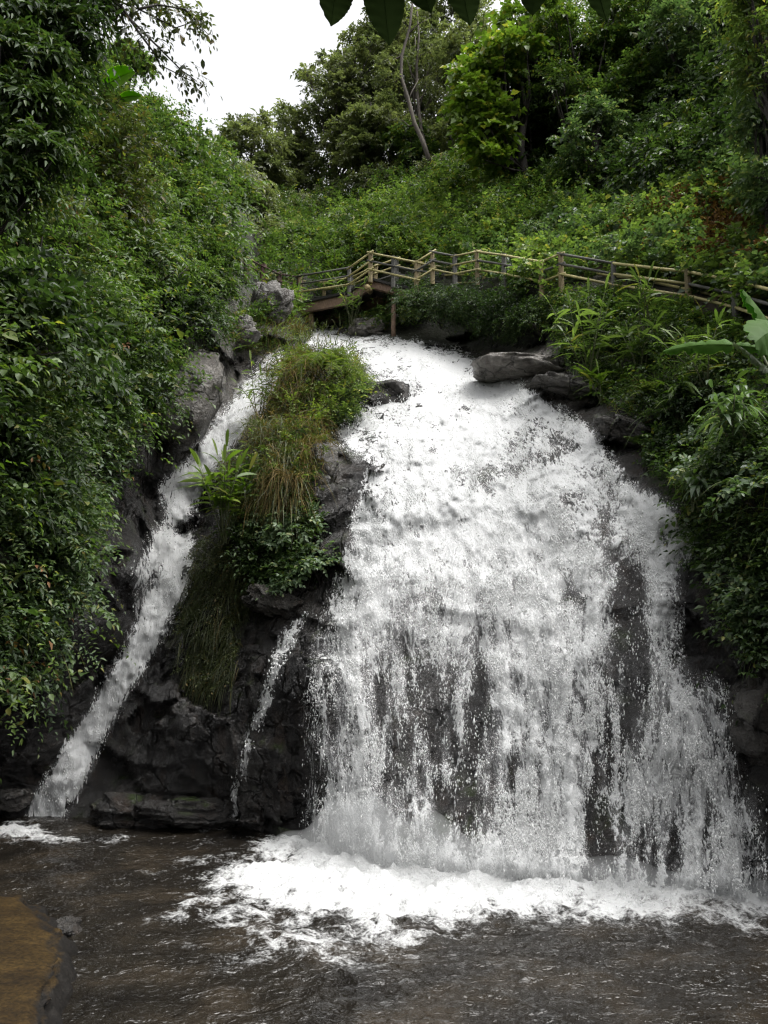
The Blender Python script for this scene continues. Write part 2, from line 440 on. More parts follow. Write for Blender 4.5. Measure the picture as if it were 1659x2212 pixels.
_w = np.linalg.solve(_A, np.concatenate([np.log(C[:, 2]), np.zeros(3)]))

def base_Y(x, y):
    x = np.asarray(x, float); y = np.asarray(y, float)
    sh = x.shape
    q = np.stack([x.ravel(), y.ravel()], -1)/1000
    r = np.empty(len(q))
    for i in range(0, len(q), 20000):
        qq = q[i:i+20000]
        r[i:i+20000] = _tps(((qq[:, None]-_cx[None])**2).sum(-1))@_w[:_n]+_w[_n]+qq@_w[_n+1:]
    return np.exp(r).reshape(sh)

ROCK_POLYS = [
    [(-320, 2400), (-320, 1470), (60, 1420), (170, 1330), (215, 1200), (200, 1060), (330, 960), (350, 900), (440, 760), (470, 690), (545, 640), (560, 690), (640, 690),
     (690, 700), (850, 735), (990, 750), (1050, 760), (1200, 740), (1230, 800), (1260, 860), (1350, 880), (1420, 960), (1400, 1030), (1480, 1110), (1560, 1180), (1620, 1350), (1659, 1500), (2000, 1550), (2000, 2400)],
]
FALL = [(660, 748), (690, 712), (720, 714), (800, 726), (900, 738), (975, 760), (985, 752), (1010, 775), (1050, 800), (1120, 828), (1200, 878), (1290, 935), (1340, 1030), (1440, 1088), (1500, 1160), (1462, 1250), (1448, 1400), (1480, 1460),
        (1535, 1490), (1560, 1600), (1610, 1740), (1659, 1945), (1659, 1970), (1400, 1955), (1150, 1925), (900, 1905), (680, 1850), (685, 1770), (705, 1680), (680, 1560), (690, 1450), (715, 1340), (740, 1250), (765, 1190), (765, 1120),
        (800, 1040), (815, 985), (770, 985), (725, 960), (730, 930), (790, 890), (780, 840), (795, 800), (740, 765)]
LEFT_FALL = [(575, 770), (610, 765), (600, 840), (560, 900), (510, 950), (470, 1010), (440, 1060), (410, 1130), (420, 1180), (400, 1280), (355, 1370), (290, 1470), (240, 1560), (195, 1660), (150, 1740), (130, 1790),
             (55, 1790), (75, 1720), (140, 1620), (195, 1530), (250, 1430), (300, 1340), (290, 1290), (292, 1230), (325, 1150), (362, 1120), (345, 1050), (390, 1010), (450, 940), (500, 870)]
TRICKLE = [(668, 1322), (640, 1380), (600, 1460), (585, 1520), (550, 1590), (530, 1660), (510, 1770), (500, 1770), (505, 1690), (515, 1640), (545, 1550), (570, 1490), (590, 1410), (630, 1340)]

def rock_disp(x, y, Yb):
    P = at(x, y, Yb)
    smooth = np.exp(-(((x-430)/90)**2+((y-890)/110)**2))+np.exp(-(((x-1120)/90)**2+((y-790)/40)**2))
    amp = sstep(640, 760, y)*np.clip(1-.85*smooth, 0, 1)
    Q = P+np.stack([fbm(P*.8, 31, 3), fbm(P*.8, 37, 3), fbm(P*.8, 43, 3)], -1)*.35
    d = .75*facets(Q*np.array([.42, .42, .62]), 11)+.20*facets(Q*np.array([1.3, 1.3, 1.9]), 23)+.04*facets(Q*4.0, 51)
    w = np.maximum(sstep(-5, 60, sdist(x, y, FALL)), sstep(-10, 22, sdist(x, y, LEFT_FALL)))
    return (d*(1-.86*w)+.10*fbm(P*2.2, 5, 5)+.14*w*fbm(P*.9, 6, 3))*amp

# ---- terrain mesh
STEP = 7
gx = np.arange(-320, 1990, STEP); 
skx = [-320, 0, 150, 260, 330, 460, 560, 620, 700, 860, 960, 1010, 1120, 1230, 1350, 1500, 1700, 2000]
sky = [-120, 40, 160, 250, 290, 385, 420, 440, 425, 400, 380, 370, 250, 120, 20, -60, -120, -160]
bx = [-320, 0, 130, 250, 400, 560, 620, 690, 900, 1150, 1400, 1659, 2000]
by = [1850, 1830, 1800, 1800, 1790, 1800, 1815, 1845, 1895, 1920, 1945, 1965, 1995]
top = np.interp(gx, skx, sky); bot = np.interp(gx, bx, by)+14
NR = 260
tt = np.linspace(0, 1, NR)
GX = np.broadcast_to(gx, (NR, len(gx))); GY = top[None]+(bot-top)[None]*tt[:, None]
YB = base_Y(GX, GY)
YS = YB-rock_disp(GX, GY, YB)-(fbm(at(GX, GY, YB)*.42, 77, 3)+.35*fbm(at(GX, GY, YB)*1.1, 78, 2))*(1.7*sstep(490, 390, GX)*sstep(1420, 1300, GY+.3*GX)+.9*sstep(20, 110, np.interp(GX, [540, 640, 800, 1030, 1210, 1484, 1700, 2000], [560, 600, 560, 545, 560, 590, 630, 690])-GY)*sstep(520, 640, GX))
TP = at(GX, GY, YS)
back = [TP[0]+np.array([0, 6*k, 1.5*k-.35*k*k]) for k in (3, 2, 1)]       # the hill goes on behind its visible edge
ALL = np.concatenate([np.stack(back), TP], 0)
AX = np.concatenate([np.stack([GX[0]]*3), GX]); AY = np.concatenate([np.stack([GY[0]-1]*3), GY])
FQ = grid_faces(*ALL.shape[:2])[:, ::-1]
isrock = np.zeros(AX.shape, bool)
wob = 26*fbm(np.stack([AX/60, AY/60, AX*0], -1), 3, 3)
for p in ROCK_POLYS: isrock |= inside(AX+wob, AY+wob, p)
dryA = np.zeros(AX.shape)
for cx, cy, rx, ry, a in [(440, 870, 75, 110, .5), (400, 960, 60, 40, .4), (590, 660, 40, 60, .6), (500, 720, 50, 60, .7), (1120, 785, 90, 45, 1.0), (1250, 850, 90, 50, .45), (560, 740, 60, 50, .6), (520, 830, 40, 60, .5), (610, 1290, 60, 40, .4), (700, 1010, 40, 60, .5), (800, 720, 80, 30, .6)]:
    dryA = np.maximum(dryA, a*np.exp(-((AX-cx)/rx)**2-((AY-cy)/ry)**2))
brownA = np.zeros(AX.shape)
for cx, cy, rx, ry, a in [(1600, 520, 110, 70, 1.0), (1400, 520, 80, 40, .8), (1500, 460, 90, 40, .7), (1300, 560, 60, 30, .5), (1560, 640, 120, 30, .4)]:
    brownA = np.maximum(brownA, a*np.exp(-((AX-cx)/rx)**2-((AY-cy)/ry)**2))
fr = isrock.ravel()[FQ].sum(1) >= 2
def sub(mask, name, mat, attrs):
    f = FQ[mask]; u, inv = np.unique(f, return_inverse=True)
    return build(name, ALL.reshape(-1, 3)[u], [inv.reshape(-1, 4)], mat, attrs={k: v.ravel()[u] for k, v in attrs.items()})
tag(sub(fr, 'rock_cliff', M['rock'], {'dry': dryA}), 'dark wet rock cliff behind the falling water', None, None, 'structure')
tag(sub(~fr, 'hillside', M['soil'], {'brown': brownA}), 'steep soil hillside under the jungle', None, None, 'structure')

from_x0, from_dx = gx[0], STEP
def surf_Y(x, y):
    """distance of the built ground at a place on the print"""
    x = np.asarray(x, float); y = np.asarray(y, float)
    tpx = np.interp(x, gx, top); btx = np.interp(x, gx, bot)
    r = np.clip((y-tpx)/(btx-tpx)*(NR-1), 0, NR-1.001); c = np.clip((x-from_x0)/from_dx, 0, len(gx)-1.001)
    i = r.astype(int); j = c.astype(int); fr_, fc = r-i, c-j
    return (YS[i, j]*(1-fr_)*(1-fc)+YS[i+1, j]*fr_*(1-fc)+YS[i, j+1]*(1-fr_)*fc+YS[i+1, j+1]*fr_*fc)
def surf(x, y, off=0.0):
    return at(x, y, surf_Y(x, y)-off)
def surf_n(x, y, e=18):
    x = np.asarray(x, float); y = np.asarray(y, float)
    a = surf(x+e, y)-surf(x-e, y); b = surf(x, y-e)-surf(x, y+e)
    n = nrm(np.cross(a, b))
    return n*np.where((n[..., 1:2] > 0) & (n[..., 2:3] < .3), -1, 1)

# ------------------------------------------------------------------ falling water
DARK = [(822, 852, 36, 30, .62), (770, 935, 60, 45, .42), (740, 765, 60, 22, .2), (1227, 1090, 30, 58, .8), (1303, 1105, 30, 66, .8), (1210, 965, 60, 40, .5), (1130, 940, 50, 26, .35), (1110, 1000, 34, 50, .42), (1040, 1030, 70, 40, .42), (890, 840, 50, 26, .25), (1320, 1000, 30, 40, .35), (815, 1070, 30, 60, .3), (870, 1190, 50, 50, .22),
        (930, 1060, 60, 30, .18), (1180, 1180, 46, 60, .35), (1240, 1290, 38, 130, .62), (1340, 1290, 42, 140, .75), (1385, 1420, 50, 130, .72), (1375, 1230, 40, 80, .7), (950, 1290, 60, 60, .3),
        (870, 1560, 50, 220, .52), (1000, 1540, 75, 180, .5), (720, 1650, 50, 160, .25), (1330, 1620, 46, 170, .45), (1060, 1720, 60, 110, .4), (960, 1760, 60, 80, .3), (1180, 1640, 30, 120, .2), (820, 1700, 40, 90, .2),
        (1310, 1830, 40, 110, .62), (1420, 1840, 46, 100, .6), (1540, 1830, 40, 90, .3), (1500, 1560, 30, 70, .2), (1280, 1750, 30, 120, .35), (1500, 1330, 26, 120, .8), (730, 1560, 45, 150, .2), (930, 1440, 120, 90, .12)]
LIGHT = [(760, 1480, 50, 300, .22), (1170, 1430, 70, 200, .22), (1225, 1720, 44, 190, .25), (1100, 1130, 220, 90, .3), (1490, 1600, 50, 110, .3), (1425, 1330, 26, 140, .7), (1420, 1130, 60, 70, .4), (960, 900, 140, 120, .3), (1050, 820, 140, 60, .3),
         (740, 1800, 60, 80, .3), (1120, 1880, 200, 40, .35), (900, 1860, 200, 40, .4), (920, 1650, 26, 200, .12), (1580, 1800, 30, 120, .15), (1400, 1600, 26, 130, .12)]
def fall_dens(x, y):
    s = sdist(x, y, FALL)
    low = sstep(1150, 1500, y)
    edge = 22+38*low
    d = sstep(-edge*.9, edge*1.1, s)
    b = .86-.30*low
    for cx, cy, rx, ry, a in DARK: b = b-a*np.exp(-((x-cx)/rx)**2-((y-cy)/ry)**2)*(.75+.25*low)
    for cx, cy, rx, ry, a in LIGHT: b = b+a*(.55+.45*low)*np.exp(-((x-cx)/rx)**2-((y-cy)/ry)**2)
    st = fbm(np.stack([x/34+.25*(x-1000)/1000*y/34, y/190, 0*x], -1), 611, 4)+.6*fbm(np.stack([x/14, y/70, 0*x], -1), 612, 3)
    b = b+low*.55*st+(1-low)*.62*fbm(np.stack([x/36, y/30, 0*x], -1), 613, 4)
    return np.clip(b, .04, 1.3)*d
def left_dens(x, y):
    s = sdist(x, y, LEFT_FALL)
    d = sstep(-14, 20, s)
    b = 1.0-.75*np.exp(-((x-398)/45)**2-((y-1142)/16)**2)-.3*np.exp(-((x-300)/34)**2-((y-1250)/90)**2)+.6*fbm(np.stack([(x+.55*y)/20, (y-.5*x)/60, 0*x], -1), 621, 4)-.25*np.exp(-((x-400)/60)**2-((y-1120)/60)**2)-.35*np.exp(-((x-330)/30)**2-((y-1230)/90)**2)+.15*sstep(1300, 1450, y)
    return np.clip(b+.1, .15, 1.15)*d
def trickle_dens(x, y):
    return sstep(-8, 10, sdist(x, y, TRICKLE))*.62

def sheet(name, x0, x1, y0, y1, step, dens, off, lump, mat, shift=(0, 0), seed=0):
    X, Y2 = np.meshgrid(np.arange(x0, x1, step, dtype=float), np.arange(y0, y1, step, dtype=float))
    X += RNG.uniform(-.3, .3, X.shape)*step; Y2 += RNG.uniform(-.3, .3, X.shape)*step
    D = dens(X, Y2)
    Yg = 0.25*(surf_Y(X, Y2)+surf_Y(X, Y2-16)+surf_Y(X-14, Y2+6)+surf_Y(X+14, Y2+6))
    P0 = at(X, Y2, Yg)
    k = np.clip(D, 0, 1)
    sw = P0*np.array([1, 1, .55])
    b = off*(.35+.65*k)+lump*k*(.60*fbm(sw*1.3, seed+1, 3)+.42*fbm(sw*3.2, seed+2, 3)+.34*fbm(sw*8.0, seed+3, 4))
    P = at(X, Y2, np.minimum(Yg, surf_Y(X, Y2)+.05)-np.maximum(b, .05))
    P[..., 2] = np.maximum(P[..., 2], -.06)
    seg = np.linalg.norm(np.diff(P0, axis=0), axis=-1)
    t = np.concatenate([np.zeros((1, X.shape[1])), np.cumsum(seg, 0)], 0)
    t = t-t.mean(1, keepdims=True)*0
    flow = np.stack([P0[..., 0]+shift[0], -t+shift[1], .6*P0[..., 1]], -1)
    Fq = grid_faces(*X.shape)[:, ::-1]
    keep = D.ravel()[Fq].max(1) > .03
    Fq = Fq[keep]; u, inv = np.unique(Fq, return_inverse=True)
    return build(name, P.reshape(-1, 3)[u], [inv.reshape(-1, 4)], mat, attrs={'dens': D.ravel()[u], 'flow': flow.reshape(-1, 3)[u]})

tag(sheet('waterfall', 610, 1720, 700, 1990, 5, fall_dens, .16, .34, M['fall'], (0, 0), 100), 'broad white waterfall spreading over the dark rock', None, None, 'structure')
tag(sheet('waterfall', 610, 1720, 1080, 1990, 6, lambda x, y: fall_dens(x, y)*.52*sstep(1090, 1300, y), .42, .30, M['fall'], (13, 5), 150), 'outer veil of the broad waterfall', None, None, 'structure')
tag(sheet('cascade', 20, 640, 740, 1830, 4, left_dens, .16, .27, M['fall'], (40, 0), 200), 'narrow white cascade down the left gully', None, None, 'structure')
tag(sheet('trickle', 480, 700, 1300, 1800, 4, trickle_dens, .10, .10, M['fall'], (80, 0), 300), 'thin trickle beside the main fall', None, None, 'structure')

OCT = np.array([(1, 0, 0), (-1, 0, 0), (0, 1, 0), (0, -1, 0), (0, 0, 1), (0, 0, -1)], float)
OCF = np.array([(0, 2, 4), (2, 1, 4), (1, 3, 4), (3, 0, 4), (2, 0, 5), (1, 2, 5), (3, 1, 5), (0, 3, 5)])
def droplets(name, n, x0, x1, y0, y1, dens, prob, lift, size, stretch=1.6, label=None):
    x = RNG.uniform(x0, x1, n); y = RNG.uniform(y0, y1, n)
    cl = 1.35*sstep(-.05, .45, fbm(np.stack([x/24, y/60, x*0], -1), 61, 3)+.55*(.25-np.abs(fbm(np.stack([x/11, y/26, x*0], -1), 66, 3))*1.6))
    d = dens(x, y)
    k = RNG.uniform(0, 1, n) < prob(d)*np.clip(cl, .07, 1.5)
    x, y, d = x[k], y[k], d[k]
    Yg = surf_Y(x, y)
    P = at(x, y, Yg-lift[0]-RNG.exponential(lift[1], len(x)))
    P = P[P[:, 2] > .02]
    s = size*np.exp(RNG.normal(0, .38, len(P)))
    st = 1+RNG.uniform(0, stretch, len(P))
    J = RNG.normal(0, .25, (len(P), 6, 1))
    V = P[:, None]+OCT[None]*(1+J)*np.stack([s, s, s*st], -1)[:, None]
    V[:, 4, 0] += RNG.normal(0, .4, len(P))*s
    Fq = (OCF[None]+6*np.arange(len(P))[:, None, None]).reshape(-1, 3)
    return tag(build(name, V.reshape(-1, 3), [Fq], M['drops']), label, None, None, 'stuff')
droplets('water_spray', 950000, 600, 1659, 760, 1960, fall_dens, lambda d: np.clip(np.minimum(d*1.3, 1.35-d), 0, 1)*.75, (.16, .18), .0056, 2.6, 'flying white drops in front of the main fall')
droplets('water_spray', 150000, 20, 640, 760, 1810, left_dens, lambda d: np.clip(np.minimum(d*1.4, 1.25-d*.6), 0, 1)*.6, (.14, .12), .0075, 1.8, 'flying white drops along the left cascade')
droplets('water_spray', 12000, 470, 720, 1300, 1800, trickle_dens, lambda d: np.clip(d*1.2, 0, 1)*.6, (.08, .12), .012, 1.4, 'flying white drops along the thin trickle')

# ------------------------------------------------------------------ the pool
px = np.arange(-13, 14.01, .05); py = np.concatenate([np.arange(-4, 7.5, .25), np.arange(7.5, 19.6, .05)])
PX, PY = np.meshgrid(px, py)
P0 = np.stack([PX, PY, PX*0], -1)
sx, sy = unat(np.where(PY[..., None] > 4, P0, np.array([0, 8, 0.])))
FOAM = [(440, 1880), (540, 1850), (640, 1815), (720, 1800), (1000, 1840), (1659, 1900), (1800, 1940), (1800, 2010), (1640, 2010), (1500, 1995), (1420, 2015), (1330, 2000), (1220, 1985), (1130, 1990), (1040, 2005), (950, 2030), (800, 2045), (650, 2060), (560, 2045), (500, 2035),
        (560, 2005), (430, 1990), (330, 1972), (400, 1955), (500, 1940), (470, 1910)]
CORE = [(520, 1890), (640, 1850), (720, 1800), (1000, 1840), (1659, 1900), (1800, 1940), (1800, 1975), (1400, 1965), (1100, 1975), (850, 1990), (700, 1980), (600, 1940)]
fo = .44*sstep(-34, 30, sdist(sx, sy, FOAM))+.62*sstep(-26, 46, sdist(sx, sy, CORE))
fo += .95*np.exp(-((sx-40)/85)**2-((sy-1798)/22)**2)+.4*np.exp(-((sx-160)/50)**2-((sy-1818)/8)**2)
fo += .62*np.exp(-((sx-245)/45)**2-((sy-1812)/11)**2)+.55*np.exp(-((sx-465)/55)**2-((sy-1786)/10)**2)+.5*np.exp(-((sx-600)/110)**2-((sy-1822)/18)**2)
fo += .26*np.exp(-((sx-500)/170)**2-((sy-1900)/60)**2)+.2*np.exp(-((sx-650)/260)**2-((sy-2060)/50)**2)
fo = np.where(PY > 8, fo, 0)
near = np.clip(sstep(2250, 1850, sy), 0, 1)
h = .05*fbm(P0*np.array([1.1, 1.6, 1])+3, 401, 3)*(.5+.8*near)-.046*np.abs(fbm(P0*np.array([2.6, 4.6, 1])+.4*fbm(P0*1.2, 407, 2)[..., None], 402, 3))-.020*np.abs(fbm(P0*np.array([5.5, 8.5, 1]), 405, 2))+.02
lumps = fbm(P0*2.2, 403, 4)*.13+fbm(P0*6, 404, 4)*.10+.05
h = h+np.clip(fo, 0, 1.1)*lumps*1.2-.02
tag(build('pool_water', np.stack([PX, PY, h], -1).reshape(-1, 3), [grid_faces(*PX.shape)], M['pool'], attrs={'foam': fo.ravel()}), 'dark brown rippling pool with white foam under the falls', None, None, 'structure')

# ------------------------------------------------------------------ leaves, blades and what grows from them
UP = np.array([0, 0, 1.0])
def r3(rng, *sh): return nrm(rng.normal(size=(*sh, 3)))

def leaf_geo(P, d, n, L, W, fold=.22, droop=.18):
    """pointed leaf folded along its midrib"""
    d = nrm(d); s = nrm(np.cross(d, n)); n = np.cross(s, d)
    L = L[:, None]; W = W[:, None]
    tip = P+d*L-n*droop*L
    l = P+d*L*.42+s*W*.5+n*fold*W; r = P+d*L*.42-s*W*.5+n*fold*W
    V = np.stack([P, r, tip, l], 1).reshape(-1, 3)
    b = 4*np.arange(len(P))[:, None]
    return V, np.concatenate([b+np.array([[0, 1, 2]]), b+np.array([[0, 2, 3]])], 1).reshape(-1, 3)

def leaf_geo6(P, d, n, L, W, fold=.2, droop=.2):
    """rounder leaf for plants that stand near"""
    d = nrm(d); s = nrm(np.cross(d, n)); n = np.cross(s, d)
    L = L[:, None]; W = W[:, None]
    pts = [P]
    for t, w in ((.28, .44), (.62, .42)):
        c = P+d*L*t-n*droop*L*t*t
        pts += [c+s*W*w+n*fold*W*w*2, c, c-s*W*w+n*fold*W*w*2]
    pts.append(P+d*L-n*droop*L)
    V = np.stack(pts, 1).reshape(-1, 3)
    b = 8*np.arange(len(P))[:, None]
    T = np.concatenate([b+np.array([a]) for a in ((0, 2, 1), (0, 3, 2), (4, 5, 7), (5, 6, 7))], 1).reshape(-1, 3)
    Q = np.concatenate([b+np.array([a]) for a in ((1, 2, 5, 4), (2, 3, 6, 5))], 1).reshape(-1, 4)
    return V, T, Q

def sprays(rng, O, D, Ln, K, lL, lW, droop=.4, ang=55, jit=.25, taper=0.0, up=.6):
    """twigs carrying K alternate leaves each; returns leaf frames"""
    S = len(O); D = nrm(D); Ln = np.broadcast_to(Ln, (S,))
    t = np.linspace(.12, 1, K)
    P = O[:, None]+D[:, None]*(Ln[:, None]*t)[..., None]
    P[..., 2] -= droop*Ln[:, None]*t**2
    T = np.repeat(D[:, None], K, 1); T[..., 2] -= 2*droop*t; T = nrm(T)
    hint = UP+rng.normal(0, .35, (S, 1, 3))
    side = nrm(np.cross(T, np.broadcast_to(hint, T.shape))+1e-5)
    nn = np.cross(side, T); nn = nn*np.where(nn[..., 2:] < 0, -1, 1)
    sg = np.where(np.arange(K) % 2 == 0, 1.0, -1.0)[None, :, None]
    a = math.radians(ang)
    d = T*math.cos(a)+side*sg*math.sin(a)+rng.normal(0, jit, T.shape); d[:, -1] = T[:, -1]
    n = nrm(nn)*up+(1-up)*.4*UP+rng.normal(0, jit, T.shape)
    sz = np.exp(rng.normal(0, .22, (S, K)))
    if taper: sz = sz*(1-taper*t**1.6)*(.55+.9*np.minimum(t*3, .5))
    return P.reshape(-1, 3), d.reshape(-1, 3), n.reshape(-1, 3), (lL*sz).ravel(), (lW*sz).ravel()

def strips(P, d, n, L, W, droop=.5, prof='lance', segs=4, fold=.12):
    """long curved blades"""
    m = len(P); d = nrm(d); s = nrm(np.cross(d, n)+1e-6); n = np.cross(s, d)
    L = np.broadcast_to(L, (m,))[:, None]; W = np.broadcast_to(W, (m,))[:, None]; dr = np.broadcast_to(droop, (m,))[:, None]
    rows = []
    for k in range(segs+1):
        t = k/segs
        w = {'lance': math.sin(PI*min(1, .12+.88*t))**.8 if t < 1 else .02, 'grass': (1-t)**.7+.03}[prof]
        c = P+d*L*t; c = c-UP*dr*L*t*t
        rows += [c+s*W*.5*w+n*fold*W*w, c, c-s*W*.5*w+n*fold*W*w]
    V = np.stack(rows, 1).reshape(-1, 3)
    b = (3*(segs+1))*np.arange(m)[:, None]
    Q = []
    for k in range(segs):
        for j in (0, 1):
            Q.append(b+np.array([[3*k+j, 3*k+j+1, 3*k+j+4, 3*k+j+3]]))
    return V, np.concatenate(Q, 1).reshape(-1, 4)

def shell(rng, c, R, m, lo=.35):
    """points and outward directions in a lobe"""
    u = r3(rng, m); u[:, 2] = np.where(u[:, 2] < -.3, -u[:, 2]*.6, u[:, 2])
    q = rng.uniform(lo, 1, m)[:, None]**.6
    return c+u*q*np.asarray(R), nrm(u*np.array([1, 1, .9])+rng.normal(0, .45, (m, 3))+UP*.15)

DENS = 1.0
def lobes_geo(rng, lobes, per, K, lL, lW, Ln=.45, droop=.4, ang=55, near=False, jit=.25):
    Ps = []
    for c, R in lobes:
        R = np.asarray(R, float)
        m = max(8, int(per*DENS*(R[0]*R[2]+R[0]*R[1])/2))
        O, D = shell(rng, np.asarray(c, float), R*.85, m)
        Ps.append(sprays(rng, O, D, Ln*rng.uniform(.6, 1.3, m), K, lL, lW, droop, ang, jit))
    A = [np.concatenate(z) for z in zip(*Ps)]
    return leaf_geo6(*A) if near else leaf_geo(*A)

def twigs_geo(mb, rng, base, tips, r=.02):
    for t in tips:
        t = np.asarray(t, float); mid = (base+t)/2+rng.normal(0, .08, 3)*np.linalg.norm(t-base)
        mid[2] += .05
        mb.add(*tube([base, mid, t], [r, r*.7, r*.35], 5))

# ---- kinds of shrub: one mesh pair (foliage, stems) per kind, origin at the foot
def shrub_kind(seed, R, nl, mat, per=170, K=7, lL=.11, lW=.05, Ln=.4, droop=.35, ang=55, near=False, label='', name='shrub'):
    rng = np.random.default_rng(seed)
    lobes = []
    for i in range(nl):
        a = rng.uniform(0, 2*PI); q = rng.uniform(.1, .75)
        hgt = rng.uniform(.25, .95)
        c = np.array([math.cos(a)*q*R[0], math.sin(a)*q*R[1], hgt*R[2]])
        s = rng.uniform(.32, .58)
        lobes.append((c, np.array([R[0], R[1], R[2]*.75])*s))
    g = lobes_geo(rng, lobes, per, K, lL, lW, Ln, droop, ang, near)
    root = thing(name, label, 'shrub')
    MB().add(*g).build('foliage', M[mat], root)
    mb = MB(); twigs_geo(mb, rng, np.array([0, 0, -.25]), [c for c, _ in lobes], .022*R[2]**.5)
    mb.build('stem', M['darkbark'], root)
    return root

KIND = {}
def need(k):
    if k not in KIND:
        s = dict(
            dark=dict(seed=1, R=(1, 1, 1), nl=9, mat='dark', lL=.13, lW=.062),
            mid=dict(seed=2, R=(1, 1, 1), nl=9, mat='mid', lL=.12, lW=.055),
            light=dict(seed=3, R=(1, 1, .9), nl=9, mat='light', lL=.12, lW=.06),
            frond=dict(seed=4, R=(1, 1, .9), nl=8, mat='mid', per=70, K=18, lL=.10, lW=.036, Ln=.7, droop=.55, ang=72),
            blue=dict(seed=5, R=(1, 1, .9), nl=9, mat='blue', lL=.09, lW=.045, per=210),
            lime=dict(seed=6, R=(1, 1, 1), nl=8, mat='lime', lL=.15, lW=.09, per=110),
            olive=dict(seed=7, R=(1, 1, 1), nl=10, mat='olive', lL=.12, lW=.05),
            haze=dict(seed=8, R=(1, 1, 1), nl=10, mat='haze', lL=.11, lW=.05),
            bigleaf=dict(seed=9, R=(1, 1, .9), nl=7, mat='blue', per=60, K=6, lL=.17, lW=.10, near=True, Ln=.4),
            small=dict(seed=10, R=(1, 1, .9), nl=10, mat='dark', per=230, K=9, lL=.07, lW=.036, Ln=.35),
        )[k]
        r = shrub_kind(**s); KIND[k] = [r, False]
    return KIND[k]

def take(k):
    """the kind itself the first time, then copies of it and of its parts"""
    e = need(k)
    if not e[1]:
        e[1] = True
        return e[0]
    return copy_tree(e[0])

def set_plant(k, x, y, size, label, group, off=0.15, sq=1.0, name=None, rng=RNG, sink=.35, tilt=True):
    o = take(k)
    p = surf(x, y, off); n = surf_n(x, y)
    z = np.array([n[0]*.6, n[1]*.6, .75+abs(n[2])*.4]) if tilt else UP
    q = Vector(nrm(z)).to_track_quat('Z', 'Y')
    o.rotation_mode = 'XYZ'
    e = q.to_euler(); o.rotation_euler = e
    o.rotation_euler.rotate_axis('Z', rng.uniform(0, 6.28))
    o.scale = (size, size, size*sq)
    o.location = [float(c) for c in p-np.asarray(nrm(z))*size*sink]
    for kk in ('group',):
        if kk in o: del o[kk]
    tag(o, label, 'shrub', group)
    return o

# ------------------------------------------------------------------ ground cover: one mass per slope
def cover(name, label, mat, poly, m, K=7, lL=.11, lW=.055, Ln=.5, droop=.35, ang=58, lift=.25, bias=(0, 0, .5), seed=0, skip=None, near=False, clump=.5, dens=None):
    rng = np.random.default_rng(1000+seed)
    poly = np.asarray(poly, float)
    x0, y0 = poly.min(0); x1, y1 = poly.max(0)
    x = rng.uniform(x0, x1, m*3); y = rng.uniform(y0, y1, m*3)
    wob2 = 18*fbm(np.stack([x/40, y/40, x*0], -1), 70+seed, 2)
    k = inside(x+wob2, y+wob2, poly)
    c = fbm(np.stack([x/70, y/60, x*0], -1), 80+seed, 3)
    k &= rng.uniform(-.9, .5, len(x)) < c+clump
    if skip is not None:
        for s in skip: k &= ~inside(x, y, s)
    x, y = x[k][:m], y[k][:m]
    n = surf_n(x, y)
    O = surf(x, y)+n*(rng.uniform(0, 1, len(x))**1.5*lift)[:, None]
    O += n*np.maximum(0, fbm(O*1.1, 90+seed, 2))[:, None]*lift*1.6
    D = n*.8+np.asarray(bias)+rng.normal(0, .5, O.shape)
    A = sprays(rng, O, D, Ln*rng.uniform(.5, 1.4, len(O)), K, lL, lW, droop, ang)
    g = leaf_geo6(*A) if near else leaf_geo(*A)
    return tag(MB().add(*g).build(name, M[mat]), label, None, None, 'stuff')

def blades_cover(name, label, mat, poly, m, L=.5, W=.02, droop=.7, lift=.02, bias=(0, 0, .8), seed=0, segs=4, spread=.45, prof='grass'):
    rng = np.random.default_rng(2000+seed)
    poly = np.asarray(poly, float); x0, y0 = poly.min(0); x1, y1 = poly.max(0)
    x = rng.uniform(x0, x1, m*4); y = rng.uniform(y0, y1, m*4)
    k = inside(x, y, poly) & (rng.uniform(-.8, .5, len(x)) < fbm(np.stack([x/30, y/30, x*0], -1), 85+seed, 3)+.5)
    x, y = x[k][:m], y[k][:m]
    n = surf_n(x, y)
    O = surf(x, y, .03)+n*lift*rng.uniform(.2, 1, (len(x), 1))
    O = O+n*np.maximum(0, fbm(O*1.3, 95+seed, 2))[:, None]*lift*2
    D = n*.7+np.asarray(bias)+rng.normal(0, spread, O.shape)
    g = strips(O, D, r3(rng, len(O)), L*rng.uniform(.5, 1.3, len(O)), W*rng.uniform(.7, 1.3, len(O)), droop*rng.uniform(.5, 1.4, len(O)), prof, segs)
    return tag(MB().add(*g).build(name, M[mat]), label, None, None, 'stuff')

LEFT_GREEN = [(-320, 1480), (40, 1450), (105, 1360), (160, 1230), (160, 1100), (190, 1010), (260, 930), (335, 850), (410, 740), (470, 670), (462, 640), (475, 540), (480, 430), (450, 370), (340, 250), (250, 190), (100, 60), (-320, -60)]
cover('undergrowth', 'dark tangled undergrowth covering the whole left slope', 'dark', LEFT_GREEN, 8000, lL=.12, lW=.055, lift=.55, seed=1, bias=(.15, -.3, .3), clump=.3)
cover('undergrowth', 'green leafy sprays over the dark undergrowth of the left slope', 'mid', [p for p in LEFT_GREEN if p[1] < 1000]+[(-320, 900), (-100, 900)][:0], 3000, lL=.11, lW=.05, lift=.8, K=9, Ln=.6, seed=2, bias=(.3, -.3, .3), clump=.15)
cover('undergrowth', 'feathery sprays with paired leaflets hanging from the left slope', 'mid', LEFT_GREEN, 1100, lL=.10, lW=.038, lift=.9, K=18, Ln=.85, ang=74, droop=.5, seed=3, bias=(.5, -.4, .3), clump=.05)
